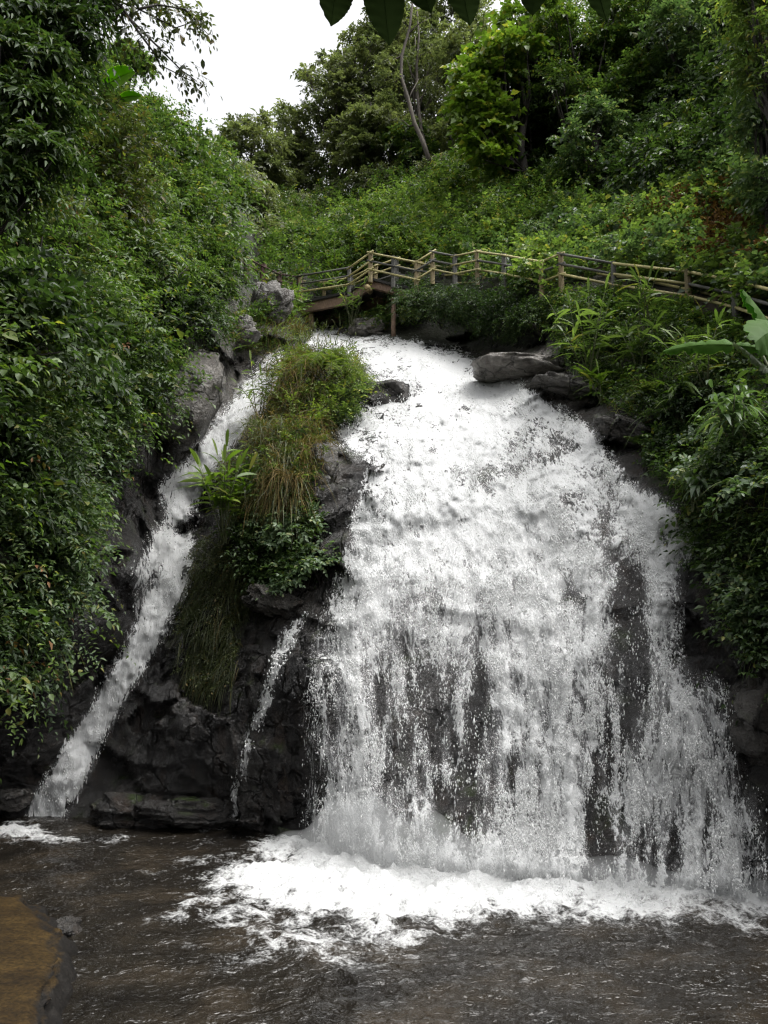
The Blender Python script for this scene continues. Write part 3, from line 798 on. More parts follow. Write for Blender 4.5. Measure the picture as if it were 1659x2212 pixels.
cover('undergrowth', 'low trailing leaves along the foot of the left slope', 'blue', [(-100, 1470), (50, 1450), (120, 1350), (170, 1230), (180, 1040), (270, 930), (260, 800), (0, 900)], 1300, lL=.10, lW=.05, lift=.7, seed=4, bias=(.3, -.5, .1))
cover('undergrowth', 'patches of broad heart shaped leaves on the left slope', 'mid', LEFT_GREEN, 800, K=5, lL=.14, lW=.10, lift=.8, seed=31, bias=(.3, -.4, .3), clump=-.05, near=True, Ln=.5)
cover('undergrowth', 'yellowing sprigs scattered through the left slope', 'lime', LEFT_GREEN, 420, K=7, lL=.12, lW=.05, lift=1.0, seed=32, bias=(.3, -.4, .4), clump=-.1, Ln=.6)
cover('undergrowth', 'brown dead leaves caught in the left slope thicket', 'brownleaf', LEFT_GREEN, 260, K=5, lL=.11, lW=.05, lift=.7, seed=33, clump=0, droop=.7)
blades_cover('undergrowth', 'strappy grass blades poking from the left slope', 'olive', LEFT_GREEN, 700, L=.9, W=.035, droop=.8, lift=.5, seed=34, spread=.6)
SOILP = [(1540, 480), (1660, 470), (1660, 560), (1600, 590), (1530, 560)]
RIGHT_HI = [(1080, 400), (1200, 300), (1350, 200), (1500, 60), (1700, -60), (1960, -60), (1960, 440), (1659, 450), (1500, 400), (1380, 440), (1250, 480), (1120, 480)]
RIGHT_LO = [(1000, 570), (1090, 520), (1220, 480), (1380, 430), (1520, 390), (1700, 340), (1980, 300), (1980, 680), (1659, 690), (1480, 630), (1320, 600), (1200, 632), (1090, 620), (1000, 606)]
VALLEY = [(545, 640), (560, 520), (540, 430), (620, 440), (700, 425), (900, 385), (1010, 375), (1130, 380), (1300, 420), (1300, 480), (1100, 540), (1000, 600), (860, 600), (640, 640)]
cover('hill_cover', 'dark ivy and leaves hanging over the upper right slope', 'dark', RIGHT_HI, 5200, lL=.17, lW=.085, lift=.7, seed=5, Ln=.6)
cover('hill_cover', 'glossy pale creeper leaves over the upper right slope', 'blue', RIGHT_HI, 2600, lL=.16, lW=.10, lift=.9, seed=6, clump=.15)
cover('hill_cover', 'light green creeper carpet on the slope above the path', 'light', RIGHT_LO, 5600, lL=.15, lW=.10, lift=.5, seed=7, skip=[SOILP], clump=.35)
cover('hill_cover', 'grey green creeper leaves on the slope above the path', 'blue', RIGHT_LO, 3800, lL=.15, lW=.11, lift=.6, seed=8, skip=[SOILP], clump=.2)
cover('leaf_litter', 'brown dead leaves on the bare earth bank at the right', 'brownleaf', [(1330, 580), (1380, 480), (1520, 430), (1680, 420), (1800, 600), (1659, 640), (1480, 610)], 2600, K=4, lL=.12, lW=.065, lift=.40, seed=9, droop=.2, clump=.3)
cover('hill_cover', 'thick green brush filling the valley behind the bridge', 'mid', VALLEY, 5200, lL=.15, lW=.07, lift=.9, seed=10, Ln=.6, clump=.6)
cover('hill_cover', 'yellow green brush on the valley slope behind the bridge', 'light', [(690, 580), (720, 500), (860, 440), (1000, 400), (1300, 430), (1240, 500), (1060, 560), (860, 590)], 2600, lL=.14, lW=.07, lift=.9, seed=11, clump=.25)
BANK = [(1180, 690), (1300, 665), (1480, 695), (1590, 740), (1980, 760), (1980, 1500), (1640, 1420), (1560, 1260), (1480, 1120), (1400, 1010), (1420, 960), (1340, 890), (1260, 860), (1220, 780)]
cover('bank_cover', 'dark leafy plants covering the bank right of the fall', 'dark', BANK, 3400, lL=.10, lW=.048, lift=.22, seed=12, clump=.6)
cover('bank_cover', 'small glossy leaves on the bank right of the fall', 'mid', BANK, 1300, lL=.10, lW=.055, lift=.3, seed=13, clump=.1, near=True)
blades_cover('bank_grass', 'long green grass on the bank right of the fall', 'mid', BANK, 2600, L=.75, W=.022, droop=.75, seed=1)
blades_cover('bank_grass', 'pale green grass tufts below the railing', 'light', [(1290, 650), (1480, 670), (1600, 730), (1640, 820), (1500, 900), (1330, 900), (1260, 800)], 1300, L=.7, W=.022, droop=.7, seed=2)
blades_cover('bank_grass', 'dry straw coloured grass among the bank plants', 'straw', [(1250, 840), (1330, 800), (1500, 760), (1650, 800), (1640, 1150), (1480, 1060), (1380, 940)], 420, L=.7, W=.018, droop=.9, seed=3)
cover('bank_cover', 'leaves trailing over the dark rock at the right edge', 'dark', [(1590, 1230), (1659, 1200), (1980, 1200), (1980, 1600), (1640, 1480)], 700, lL=.10, lW=.055, lift=.3, seed=14)
cover('bank_cover', 'low leaves along the edge of the path under the bamboo rails', 'mid', [(1080, 640), (1210, 634), (1330, 640), (1484, 668), (1600, 706), (1600, 760), (1480, 720), (1320, 690), (1180, 690), (1080, 680)], 900, lL=.11, lW=.06, lift=.12, seed=21, clump=.9, Ln=.35)
GAP = [(535, 660), (560, 635), (640, 630), (680, 690), (660, 760), (600, 770), (500, 760), (470, 700)]
blades_cover('bank_grass', 'tan and green grass beside the left end of the bridge', 'straw', GAP, 900, L=.6, W=.022, droop=.8, seed=4)
blades_cover('bank_grass', 'bright grass blades beside the left end of the bridge', 'light', GAP, 700, L=.6, W=.03, droop=.5, seed=5)
cover('undergrowth', 'leafy plants beside the left end of the bridge', 'mid', [(500, 710), (530, 660), (640, 640), (670, 670), (600, 700)], 350, lL=.12, lW=.05, lift=.4, seed=15)
cover('undergrowth', 'brush on the stream bank under the bridge', 'mid', [(690, 700), (720, 640), (860, 650), (900, 720), (800, 725)], 700, lL=.13, lW=.055, lift=.4, seed=16)
# central buttress
BUT = [(540, 1090), (560, 970), (610, 880), (635, 790), (690, 750), (780, 790), (785, 850), (730, 900), (690, 960), (660, 1050), (640, 1100)]
blades_cover('hanging_grass', 'brown dry grass draped over the central rock', 'straw', [(530, 1085), (550, 990), (600, 900), (625, 800), (680, 790), (720, 890), (700, 1000), (660, 1080), (580, 1100)], 8000, L=.55, W=.016, droop=1.0, lift=.5, bias=(.12, -.5, .3), seed=6, spread=.95, segs=4)
blades_cover('hanging_grass', 'green grass hanging from the central rock', 'olive', BUT, 4200, L=.65, W=.022, droop=1.0, lift=.45, bias=(0, -.4, .45), seed=7, spread=.5)
cover('rock_moss_plants', 'small green leaves in the grass of the central rock', 'light', [(650, 920), (700, 860), (780, 835), (790, 870), (730, 930), (660, 960)], 700, lL=.09, lW=.035, lift=.4, seed=17, K=8)
cover('rock_moss_plants', 'dark small leaves on the shaded side of the central rock', 'dark', [(500, 1100), (640, 930), (700, 960), (680, 1060), (700, 1150), (690, 1270), (600, 1290), (540, 1230)], 1300, lL=.10, lW=.05, lift=.3, seed=18)
cover('rock_moss_plants', 'weedy sprigs poking through the dry grass of the central rock', 'fern', [(570, 1060), (600, 900), (640, 800), (760, 800), (770, 880), (700, 980), (660, 1070)], 650, lL=.085, lW=.03, lift=.75, seed=41, K=9, Ln=.45, clump=.2)
MOSS = [(390, 1370), (420, 1190), (470, 1150), (560, 1220), (600, 1300), (520, 1330), (520, 1440), (480, 1500), (400, 1470)]
blades_cover('hanging_grass', 'olive moss and grass hanging on the lower buttress', 'olive', MOSS, 2600, L=.38, W=.014, droop=1.4, lift=.05, bias=(0, -.5, .1), seed=8)
cover('rock_moss_plants', 'trailing small weeds on the lower buttress', 'olive', MOSS, 700, lL=.06, lW=.03, lift=.15, seed=19, Ln=.3, droop=.7)

# ------------------------------------------------------------------ shrubs that stand out, each a thing
RS = np.random.default_rng(77)
def band(k, pts, size, label, group, off=.25, sq=1.0):
    for (x, y) in pts:
        set_plant(k, x, y, size*RS.uniform(.85, 1.2), label, group, off, sq, rng=RS)
G_L = 'bushes merging into the left slope thicket'
band('mid', [(440, 425), (445, 500), (430, 570), (400, 390)], 1.5, 'mid green bush on the skyline edge of the left slope, towards the bridge', G_L, .4)
band('frond', [(330, 470), (250, 560), (180, 660), (340, 600), (90, 590)], 1.15, 'feathery bush with drooping paired leaflets midway up the left slope', G_L, .5)
band('light', [(400, 420), (300, 400), (440, 560)], .95, 'lighter green bush high on the left slope', G_L, .6)
band('dark', [(440, 610), (380, 680), (270, 770), (180, 840), (120, 760), (30, 700)], 1.2, 'dark green bush in the middle of the left slope', G_L, .5)
band('dark', [(20, 1000), (70, 1120), (40, 1240), (90, 1240), (0, 1380)], .85, 'dark bush low on the left slope above the black gully', G_L, .4)
band('mid', [(160, 970), (215, 890), (265, 800), (110, 900), (110, 1090)], .8, 'green bush leaning over the dark rock beside the left cascade', G_L, .5)
band('frond', [(20, 860), (90, 1000), (170, 990), (40, 1120)], .75, 'feathery bush low at the left edge of the slope', G_L, .5)
band('olive', [(100, 500), (10, 520), (200, 470)], 1.2, 'dull olive bush below the overhanging dark tree', G_L, .5)
G_V = 'bushes filling the valley behind the bridge'
band('haze', [(560, 480), (600, 540), (520, 420), (640, 470)], 1.7, 'grey green bush in the valley gap left of centre', G_V, .4)
band('mid', [(680, 540), (740, 560), (800, 570)], 1.4, 'green bush just behind the bridge railing', G_V, .4)
band('light', [(760, 500), (830, 470), (900, 510)], 1.5, 'light green bush on the slope behind the bridge', G_V, .4)
band('lime', [(1000, 470), (1060, 440), (940, 540)], 1.2, 'yellow green bush below the tall thin trunks', G_V, .5)
band('mid', [(1080, 480), (1140, 440), (990, 530), (1020, 410)], 1.25, 'round bush on the slope above the zigzag railing', G_V, .4)
band('haze', [(740, 430), (830, 410), (960, 380), (1060, 380)], 1.6, 'dull green bush at the foot of the far trees', G_V, .3)
G_R = 'bushes on the slope above the right path'
band('light', [(1330, 400), (1380, 360), (1440, 420)], 1.0, 'light creeper covered bush above the right path', G_R, .4)
band('lime', [(1250, 440), (1500, 380), (1590, 380)], .75, 'bright yellow green bush high above the right path', G_R, .4)
band('blue', [(1370, 470), (1300, 500), (1200, 520), (1450, 480)], .8, 'bluish green bush hung with creepers above the right path', G_R, .4)
band('mid', [(1230, 420), (1170, 500), (1560, 330), (1620, 330)], 1.0, 'mid green bush above the right path', G_R, .4)
band('light', [(1000, 515), (1090, 500), (1180, 510), (1270, 495), (1370, 500)], .9, 'rounded light green bush low on the slope just above the path', G_R, .2)
band('blue', [(1130, 495), (1260, 480), (1400, 450), (1500, 440), (1340, 525), (1460, 530)], .7, 'pale creeper mound on the slope above the path', G_R, .5)
band('dark', [(1060, 535), (1150, 510), (1240, 525), (1310, 470), (1420, 490)], .7, 'dark green bush in a fold of the slope above the path', G_R, .2)
band('mid', [(900, 450), (960, 430), (1040, 500), (870, 540)], 1.5, 'big mid green bush on the slope behind the zigzag rails', G_R, .5)
band('dark', [(1400, 260), (1470, 300), (1540, 280), (1600, 300), (1380, 200), (1550, 180)], 1.3, 'dark creeper hung bush high on the right slope', G_R, .5)
band('blue', [(1430, 330), (1500, 350), (1570, 360), (1340, 340), (1620, 250)], 1.1, 'pale leaved creeper bush high on the right slope', G_R, .6)
band('dark', [(1230, 330), (1290, 300), (1350, 270), (1420, 380), (1480, 230), (1260, 240), (1330, 190), (1610, 180)], 1.7, 'large dark leafy bush hanging on the steep upper right slope', G_R, .6)
band('blue', [(1290, 360), (1390, 310), (1440, 220), (1310, 240)], 1.5, 'large creeper covered bush on the steep upper right slope', G_R, .9)
band('mid', [(1210, 360), (1330, 330), (1480, 380), (1530, 320)], 1.4, 'large mid green bush on the steep upper right slope', G_R, .7)
G_S = 'dark shrubs hanging below the railing'
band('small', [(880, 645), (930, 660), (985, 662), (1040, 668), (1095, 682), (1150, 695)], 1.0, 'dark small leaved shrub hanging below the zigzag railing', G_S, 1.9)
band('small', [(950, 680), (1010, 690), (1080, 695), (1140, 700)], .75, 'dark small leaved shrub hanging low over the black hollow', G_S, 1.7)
band('mid', [(1190, 695), (1240, 705)], .7, 'green shrub where the dark hanging shrubs meet the bank', G_S, .6)
G_B = 'low shrubs on the bank right of the fall'
band('bigleaf', [(1560, 1010), (1620, 1080), (1540, 950)], .6, 'glossy broad leaved shrub on the bank right of the fall', G_B, .35)
band('dark', [(1450, 880), (1520, 870), (1600, 900), (1470, 960), (1590, 990), (1640, 1000)], .65, 'dark leafy shrub on the bank right of the fall', G_B, .3)
band('mid', [(1290, 735), (1350, 730), (1250, 760), (1420, 755), (1540, 815)], .55, 'green shrub just below the bamboo railing', G_B, .35)
band('bigleaf', [(1625, 1290), (1650, 1340)], .42, 'pale veined shrub hanging at the right edge over dark rock', G_B, .3)
band('bigleaf', [(630, 1130), (660, 1190), (610, 1200), (650, 1250)], .5, 'glossy dark broad leaved shrub on the side of the central rock', 'broad leaved shrubs on the central rock', .35)
band('bigleaf', [(600, 1150), (640, 1160), (680, 1230), (620, 1270)], .5, 'dark broad leaved shrub clinging low on the side of the central rock', 'broad leaved shrubs on the central rock', .5)
band('small', [(715, 870), (750, 860), (720, 900)], .55, 'small leaved bush among the grass of the central rock', 'bushes on the central rock', .3)

# ------------------------------------------------------------------ trees
DENS = 4.2
def crown_lobes(rng, H, spec):
    return [(np.array([a, b, c]), np.array(r)) for a, b, c, r in spec]

def tree(name, label, base, H, lobes, mat, trunk_r=.14, bark='darkbark', lean=(0, 0), per=60, K=9, lL=.16, lW=.08, Ln=.7, droop=.35, cat='tree', group=None, seed=0, ang=55, near=False, hero_limbs=True):
    rng = np.random.default_rng(3000+seed)
    root = thing(name, label, cat, base, group)
    tip = np.array([lean[0], lean[1], H*.86])
    n = 8
    path = np.array([[lean[0]*t**1.3, lean[1]*t, -.5+(H*.86+.5)*t] for t in np.linspace(0, 1, n)])
    path[1:-1] += rng.normal(0, trunk_r*.5, (n-2, 3))*np.array([1, 1, .2])
    mb = MB(); mb.add(*tube(path, np.linspace(trunk_r, trunk_r*.3, n), 8))
    for c, R in lobes:
        c = np.asarray(c, float)
        k = int(np.clip((c[2]/H-.25)*n, 1, n-2)); s = path[k]
        mid = s*.45+c*.55+rng.normal(0, .15, 3); mid[2] -= .12*np.linalg.norm(c-s)
        mb.add(*tube([s, mid, c], [trunk_r*.30, trunk_r*.2, trunk_r*.08], 6))
        for q in range(3):
            e = c+r3(rng)*np.asarray(R)*.8
            mb.add(*tube([mid*.3+c*.7, (c+e)/2+rng.normal(0, .1, 3), e], [trunk_r*.09, trunk_r*.06, trunk_r*.03], 4))
    mb.build('trunk', M[bark], root)
    g = lobes_geo(rng, lobes, per, K, lL, lW, Ln, droop, ang, near)
    MB().add(*g).build('crown', M[mat], root)
    return root

def ptree(name, label, bx_, by_, Y, top_y, crown, mat, seed, rad=None, **kw):
    """crown: list of (print x, print y, radius in print units, depth offset, flattening)"""
    b = at(bx_, by_, Y); tz = at(bx_, top_y, Y)
    rng = np.random.default_rng(4000+seed)
    lob = []
    for (x, y, r, dy, fl) in crown:
        c = at(x, y, Y+dy)-b; R = r/F*Y*1.02
        lob.append((c, (R, R, R*fl)))
    return tree(name, label, b, max(.8, tz[2]-b[2]), lob, mat, seed=seed, **kw)

def scatter(rng, x0, x1, y0, y1, m, r0, r1, d=1.5, fl=.75):
    """a loose cloud of lobes in an ellipse on the print"""
    o = []
    for i in range(m):
        a = rng.uniform(0, 2*PI); q = math.sqrt(rng.uniform(0, 1))
        o.append(((x0+x1)/2+math.cos(a)*q*(x1-x0)/2, (y0+y1)/2+math.sin(a)*q*(y1-y0)/2, rng.uniform(r0, r1), rng.uniform(-d, d), fl))
    return o
RT = np.random.default_rng(5)
FAR = 'trees along the far ridge'
FK = dict(group=FAR, per=17, lL=.21, lW=.105, Ln=.5)
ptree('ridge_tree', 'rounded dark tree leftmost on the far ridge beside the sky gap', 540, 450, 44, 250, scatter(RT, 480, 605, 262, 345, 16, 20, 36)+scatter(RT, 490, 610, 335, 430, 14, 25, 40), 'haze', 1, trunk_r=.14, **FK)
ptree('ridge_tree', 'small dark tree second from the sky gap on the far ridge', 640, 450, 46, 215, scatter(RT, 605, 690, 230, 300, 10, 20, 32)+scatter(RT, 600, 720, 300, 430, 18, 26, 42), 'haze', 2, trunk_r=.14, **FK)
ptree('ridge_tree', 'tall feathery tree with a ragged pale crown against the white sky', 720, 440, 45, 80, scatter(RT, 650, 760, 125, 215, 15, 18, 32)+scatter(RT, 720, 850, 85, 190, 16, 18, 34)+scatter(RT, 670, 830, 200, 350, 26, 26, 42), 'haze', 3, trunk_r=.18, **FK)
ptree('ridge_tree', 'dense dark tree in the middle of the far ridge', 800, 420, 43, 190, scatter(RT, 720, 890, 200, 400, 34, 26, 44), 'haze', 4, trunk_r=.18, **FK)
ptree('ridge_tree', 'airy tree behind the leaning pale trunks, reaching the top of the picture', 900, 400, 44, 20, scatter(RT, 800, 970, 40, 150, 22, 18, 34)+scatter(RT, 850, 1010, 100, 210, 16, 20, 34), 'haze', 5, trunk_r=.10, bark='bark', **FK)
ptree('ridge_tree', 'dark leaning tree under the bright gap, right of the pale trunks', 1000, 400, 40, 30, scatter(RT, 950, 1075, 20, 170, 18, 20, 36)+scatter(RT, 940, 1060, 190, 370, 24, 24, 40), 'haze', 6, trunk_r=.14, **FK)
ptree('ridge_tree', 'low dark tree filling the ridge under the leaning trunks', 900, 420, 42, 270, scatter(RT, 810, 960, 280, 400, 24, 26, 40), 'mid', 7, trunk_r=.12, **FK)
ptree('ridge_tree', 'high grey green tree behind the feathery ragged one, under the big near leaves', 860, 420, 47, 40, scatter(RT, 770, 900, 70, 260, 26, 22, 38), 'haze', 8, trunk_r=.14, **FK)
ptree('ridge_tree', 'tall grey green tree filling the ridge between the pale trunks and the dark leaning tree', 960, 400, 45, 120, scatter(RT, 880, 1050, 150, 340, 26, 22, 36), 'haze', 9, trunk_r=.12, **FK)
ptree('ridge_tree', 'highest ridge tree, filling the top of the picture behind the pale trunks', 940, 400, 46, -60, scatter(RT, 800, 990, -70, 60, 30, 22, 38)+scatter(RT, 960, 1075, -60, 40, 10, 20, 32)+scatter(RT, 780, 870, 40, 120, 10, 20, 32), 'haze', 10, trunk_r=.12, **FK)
def bare_trunk(label, pts, Y, r, twigs, seed):
    rng = np.random.default_rng(seed)
    P = np.array([at(x, y, Y) for x, y in pts]); b = P[0]
    root = thing('slender_tree', label, 'tree', b, 'slender pale trunks on the far ridge')
    mb = MB(); mb.add(*tube(P-b, np.linspace(r, r*.4, len(P)), 8))
    for (x0, y0, x1, y1) in twigs:
        a = at(x0, y0, Y)-b; c = at(x1, y1, Y+.4)-b
        mb.add(*tube([a, (a+c)/2+rng.normal(0, .12, 3), c], [r*.35, r*.28, r*.12], 5))
    mb.build('trunk', M['bark'], root)
    tp = [(x1, y1) for _, _, x1, y1 in twigs]
    lob = [(at(x, y, Y)-b, (.55, .55, .4)) for x, y in tp[-3:]]+[(P[-1]-b, (.8, .8, .6))]
    MB().add(*lobes_geo(rng, lob, 40, 8, .15, .07)).build('crown', M['haze'], root)
bare_trunk('leaning pale bare trunk rising from the far ridge', [(932, 362), (915, 310), (895, 265), (882, 215), (866, 165), (868, 120), (885, 60), (895, -30)], 38.5, .13, [(895, 265), (884, 215)] and [(897, 270, 868, 258), (882, 215, 905, 170), (868, 120, 830, 140), (885, 70, 925, 40), (866, 165, 838, 176)], 91)
bare_trunk('thin upright grey trunk behind the leaning pale one', [(925, 345), (912, 290), (905, 240), (901, 190), (900, 140), (905, 80), (898, -20)], 40, .10, [(904, 240, 925, 190), (900, 140, 930, 110), (902, 180, 880, 130)], 92)
RW = 'trees on the right slope'
rows = []
ptree('broadleaf_tree', 'bright round leaved tree forming the left edge of the right slope wood', 1130, 390, 31, 60, scatter(RT, 1012, 1085, 100, 350, 24, 20, 34, 1.0)+scatter(RT, 1050, 1220, 20, 130, 14, 24, 36)+[(1035, 200, 34, -.6, .8), (1025, 260, 34, -.6, .8), (1040, 320, 30, -.6, .8), (1085, 120, 36, -.6, .8)], 'lime', 11, group=RW, per=26, lL=.27, lW=.19, K=7, trunk_r=.2)
ptree('shaded_tree', 'dark shaded tree behind the bright round leaved one', 1180, 400, 32.5, 80, scatter(RT, 1035, 1270, 110, 390, 60, 28, 46), 'dark', 12, group=RW, per=26, lL=.2, lW=.1, trunk_r=.22)
ptree('pinnate_tree', 'green tree with feathery sprays above the dark hollow of the right slope', 1250, 380, 31, 0, scatter(RT, 1130, 1340, -10, 230, 30, 28, 48), 'mid', 13, group=RW, per=14, K=15, lL=.17, lW=.065, ang=70, Ln=1.0, trunk_r=.22)
ptree('vine_draped_tree', 'tree draped in small creepers at the top middle of the right slope', 1380, 330, 31, -60, scatter(RT, 1270, 1460, -40, 340, 40, 28, 48), 'mid', 14, group=RW, per=28, lL=.17, lW=.1, trunk_r=.22)
ptree('creeper_column', 'tree trunk thickly wrapped in glossy creeper, right of the feathery tree', 1290, 420, 28.5, 200, scatter(RT, 1235, 1330, 230, 420, 14, 22, 36, .6), 'blue', 15, group=RW, per=36, lL=.16, lW=.1, trunk_r=.2)
ptree('dark_tree', 'creeper laden tree at the top right of the slope, behind the pale reeds', 1500, 240, 29.5, -60, scatter(RT, 1420, 1610, -50, 190, 34, 28, 50), 'blue', 16, group=RW, per=28, lL=.18, lW=.09, trunk_r=.24)
ptree('creeper_column', 'tall glossy creeper column at the right edge of the picture', 1660, 470, 17.5, 60, scatter(RT, 1615, 1740, 60, 450, 46, 26, 46, .8), 'blue', 17, group=RW, per=90, lL=.12, lW=.075, K=7, Ln=.45, trunk_r=.14)
ptree('yellowing_tree', 'yellow green tree hanging into the top right corner', 1680, 300, 15.5, -80, scatter(RT, 1560, 1720, -60, 90, 26, 22, 40, .8)+scatter(RT, 1590, 1720, 70, 190, 16, 20, 34, .6), 'light', 18, group=RW, per=70, lL=.13, lW=.055, K=9, Ln=.5, trunk_r=.14)
LW = 'trees on the left slope'
ptree('round_top_tree', 'round topped dark tree standing against the sky beside the banana leaf', 265, 300, 27, 95, scatter(RT, 205, 320, 110, 200, 14, 22, 36, .8), 'mid', 21, group=LW, per=42, Ln=.35, lL=.15, lW=.07, trunk_r=.12)
ptree('slope_tree', 'leafy tree on the skyline below the round topped one', 330, 360, 26.5, 215, scatter(RT, 220, 370, 225, 330, 16, 22, 38), 'mid', 22, group=LW, per=40, Ln=.35, lL=.15, lW=.07, trunk_r=.12)
ptree('slope_tree', 'leafy tree ending the left skyline just before the sky gap', 430, 470, 28.5, 300, scatter(RT, 360, 490, 315, 420, 16, 22, 38), 'mid', 23, group=LW, per=40, Ln=.35, lL=.15, lW=.07, trunk_r=.12)
ptree('slope_tree', 'shaded tree in the middle of the left slope under the skyline', 200, 420, 20, 210, scatter(RT, 140, 300, 240, 400, 14, 34, 56), 'olive', 24, group=LW, per=60, lL=.13, lW=.06, trunk_r=.12)
# the dark tree overhanging the upper left corner: trunk outside the frame, boughs reaching over
b0 = np.array([-7.2, 9.5, 5.6])
lob = [(at(x, y, Yq)-b0, (r*Yq/F, r*Yq/F, r*Yq/F*.8)) for x, y, r, Yq in
       [(20, 40, 70, 9.2), (90, 20, 70, 9.6), (150, 60, 55, 9.4), (60, 130, 70, 9.0), (130, 150, 50, 9.4), (20, 220, 70, 9.0), (100, 240, 60, 9.2), (60, 330, 60, 9.0), (10, 400, 60, 9.0), (110, 350, 40, 9.2), (-60, 120, 80, 9.2), (-50, 300, 80, 9), (170, 10, 50, 9.6),
        (210, -10, 45, 9.8), (-40, 450, 60, 9), (150, 100, 40, 9.5), (70, -40, 80, 9.5), (160, -50, 70, 9.8), (145, 210, 32, 9.4), (60, 430, 36, 9.1)]]
tree('overhanging_tree', 'nearly black leafy tree overhanging the upper left corner', b0, 8.2, lob, 'dark', .16, 'darkbark', (1.5, .2), per=330, K=8, lL=.115, lW=.036, Ln=.38, droop=.6, seed=31, ang=50)
# light bough with separate leaves against the sky
rb = np.random.default_rng(32)
bb = at(120, -40, 9.8)
root = thing('leafy_bough', 'thin bough with separate hanging leaves against the white sky', 'branch', bb)
mb = MB(); Ls = []
for pts, dn in (([(120, -40), (200, -20), (300, 20), (380, 60), (440, 40)], 34), ([(200, -20), (280, 40), (340, 100), (390, 150), (425, 175)], 26), ([(260, 10), (300, 70), (330, 110), (345, 140), (440, 188)], 24),
                ([(300, 20), (340, 10), (400, 20), (450, 75)], 26), ([(150, -30), (240, 10), (270, 50), (270, 90)], 30), ([(180, -40), (280, -20), (360, 0), (410, 30)], 60)):
    c = np.array([at(x, y, 9.8+.15*i) for i, (x, y) in enumerate(pts)])-bb
    mb.add(*tube(c, np.linspace(.02, .005, len(c)), 5))
    t = rb.uniform(.15, 1, dn)**.8*(len(c)-1); i = np.minimum(t.astype(int), len(c)-2)
    O = c[i]*(1-(t-i))[:, None]+c[i+1]*(t-i)[:, None]+rb.normal(0, .07, (dn, 3))
    D = nrm(np.diff(c, axis=0))[i]*.7+rb.normal(0, .6, (dn, 3))+np.array([.1, 0, -.15])
    Ls.append(sprays(rb, O, D, rb.uniform(.12, .3, dn), 4, .085, .042, .7, 50, .3))
    for o_, d_ in zip(O[:30], D[:30]): mb.add(*tube([o_, o_+nrm(d_)*.18-UP*.03], [.004, .002], 3))
mb.build('twig', M['darkbark'], root)
MB().add(*leaf_geo6(*[np.concatenate(z) for z in zip(*Ls)])).build('foliage', M['olive'], root)

DENS = 1.0
# ------------------------------------------------------------------ ferns, reeds, tufts and canes
def fern(name, label, x, y, L, nf, seed, off=.1, mat='fern', spread=1.0, group=None, face=(0, -.5, .6), droop=.55, lL=.13):
    rng = np.random.default_rng(6000+seed); p = surf(x, y, off+.3)
    root = thing(name, label, 'fern', p, group)
    D = nrm(np.asarray(face)+rng.normal(0, .55*spread, (nf, 3))); D[:, 2] = np.abs(D[:, 2])*.8+.15
    Ln = L*rng.uniform(.65, 1.15, nf)
    A = sprays(rng, np.zeros((nf, 3)), D, Ln, 40, lL, .028, droop, 76, .08, taper=.85)
    g = leaf_geo(*A, fold=.1, droop=.15)
    mb = MB()
    for d, l in zip(nrm(D), Ln):
        t = np.linspace(0, 1, 6)[:, None]
        q = d*l*t; q[:, 2] -= droop*l*t[:, 0]**2
        mb.add(*tube(q, np.linspace(.008, .003, 6), 4))
    mb.build('stalk', M['stem'], root)
    MB().add(*g).build('fronds', M[mat], root)
fern('fern', 'arching yellow green fern crowning the central rock, left clump', 655, 800, 1.75, 30, 1, 1.1, lL=.24, face=(-.1, -.35, .8), spread=1.15, droop=.75)
fern('fern', 'arching green fern crowning the central rock, right clump', 715, 800, 1.75, 30, 2, 1.1, lL=.24, face=(.35, -.35, .8), spread=1.15, droop=.75)
fern('fern', 'dark fern under the shrub beside the bridge post', 900, 690, 1.2, 9, 3, 1.2, 'mid')
fern('fern', 'green fern in the grass on the right bank above the wet rocks', 1430, 890, .75, 12, 4, .2, 'mid')
fern('fern', 'feathery fern between the bamboo canes and the wet rock', 1400, 850, .7, 11, 5, .2)
fern('fern', 'long drooping fern low on the right bank, upper one', 1560, 1010, 1.0, 6, 6, .35, 'mid', face=(-.7, -.3, .4))
fern('fern', 'long drooping fern low on the right bank, lower one', 1600, 1040, .9, 5, 7, .35, 'mid', face=(-.6, -.3, .25))
fern('fern', 'fern hanging beside the dark wet rock right of the fall', 1370, 960, .6, 7, 8, .2, 'mid', face=(.1, -.6, .1))
fern('fern', 'grey green fern on the left slope over the gully', 90, 930, .9, 10, 9, .7, 'blue', face=(.4, -.5, .4))

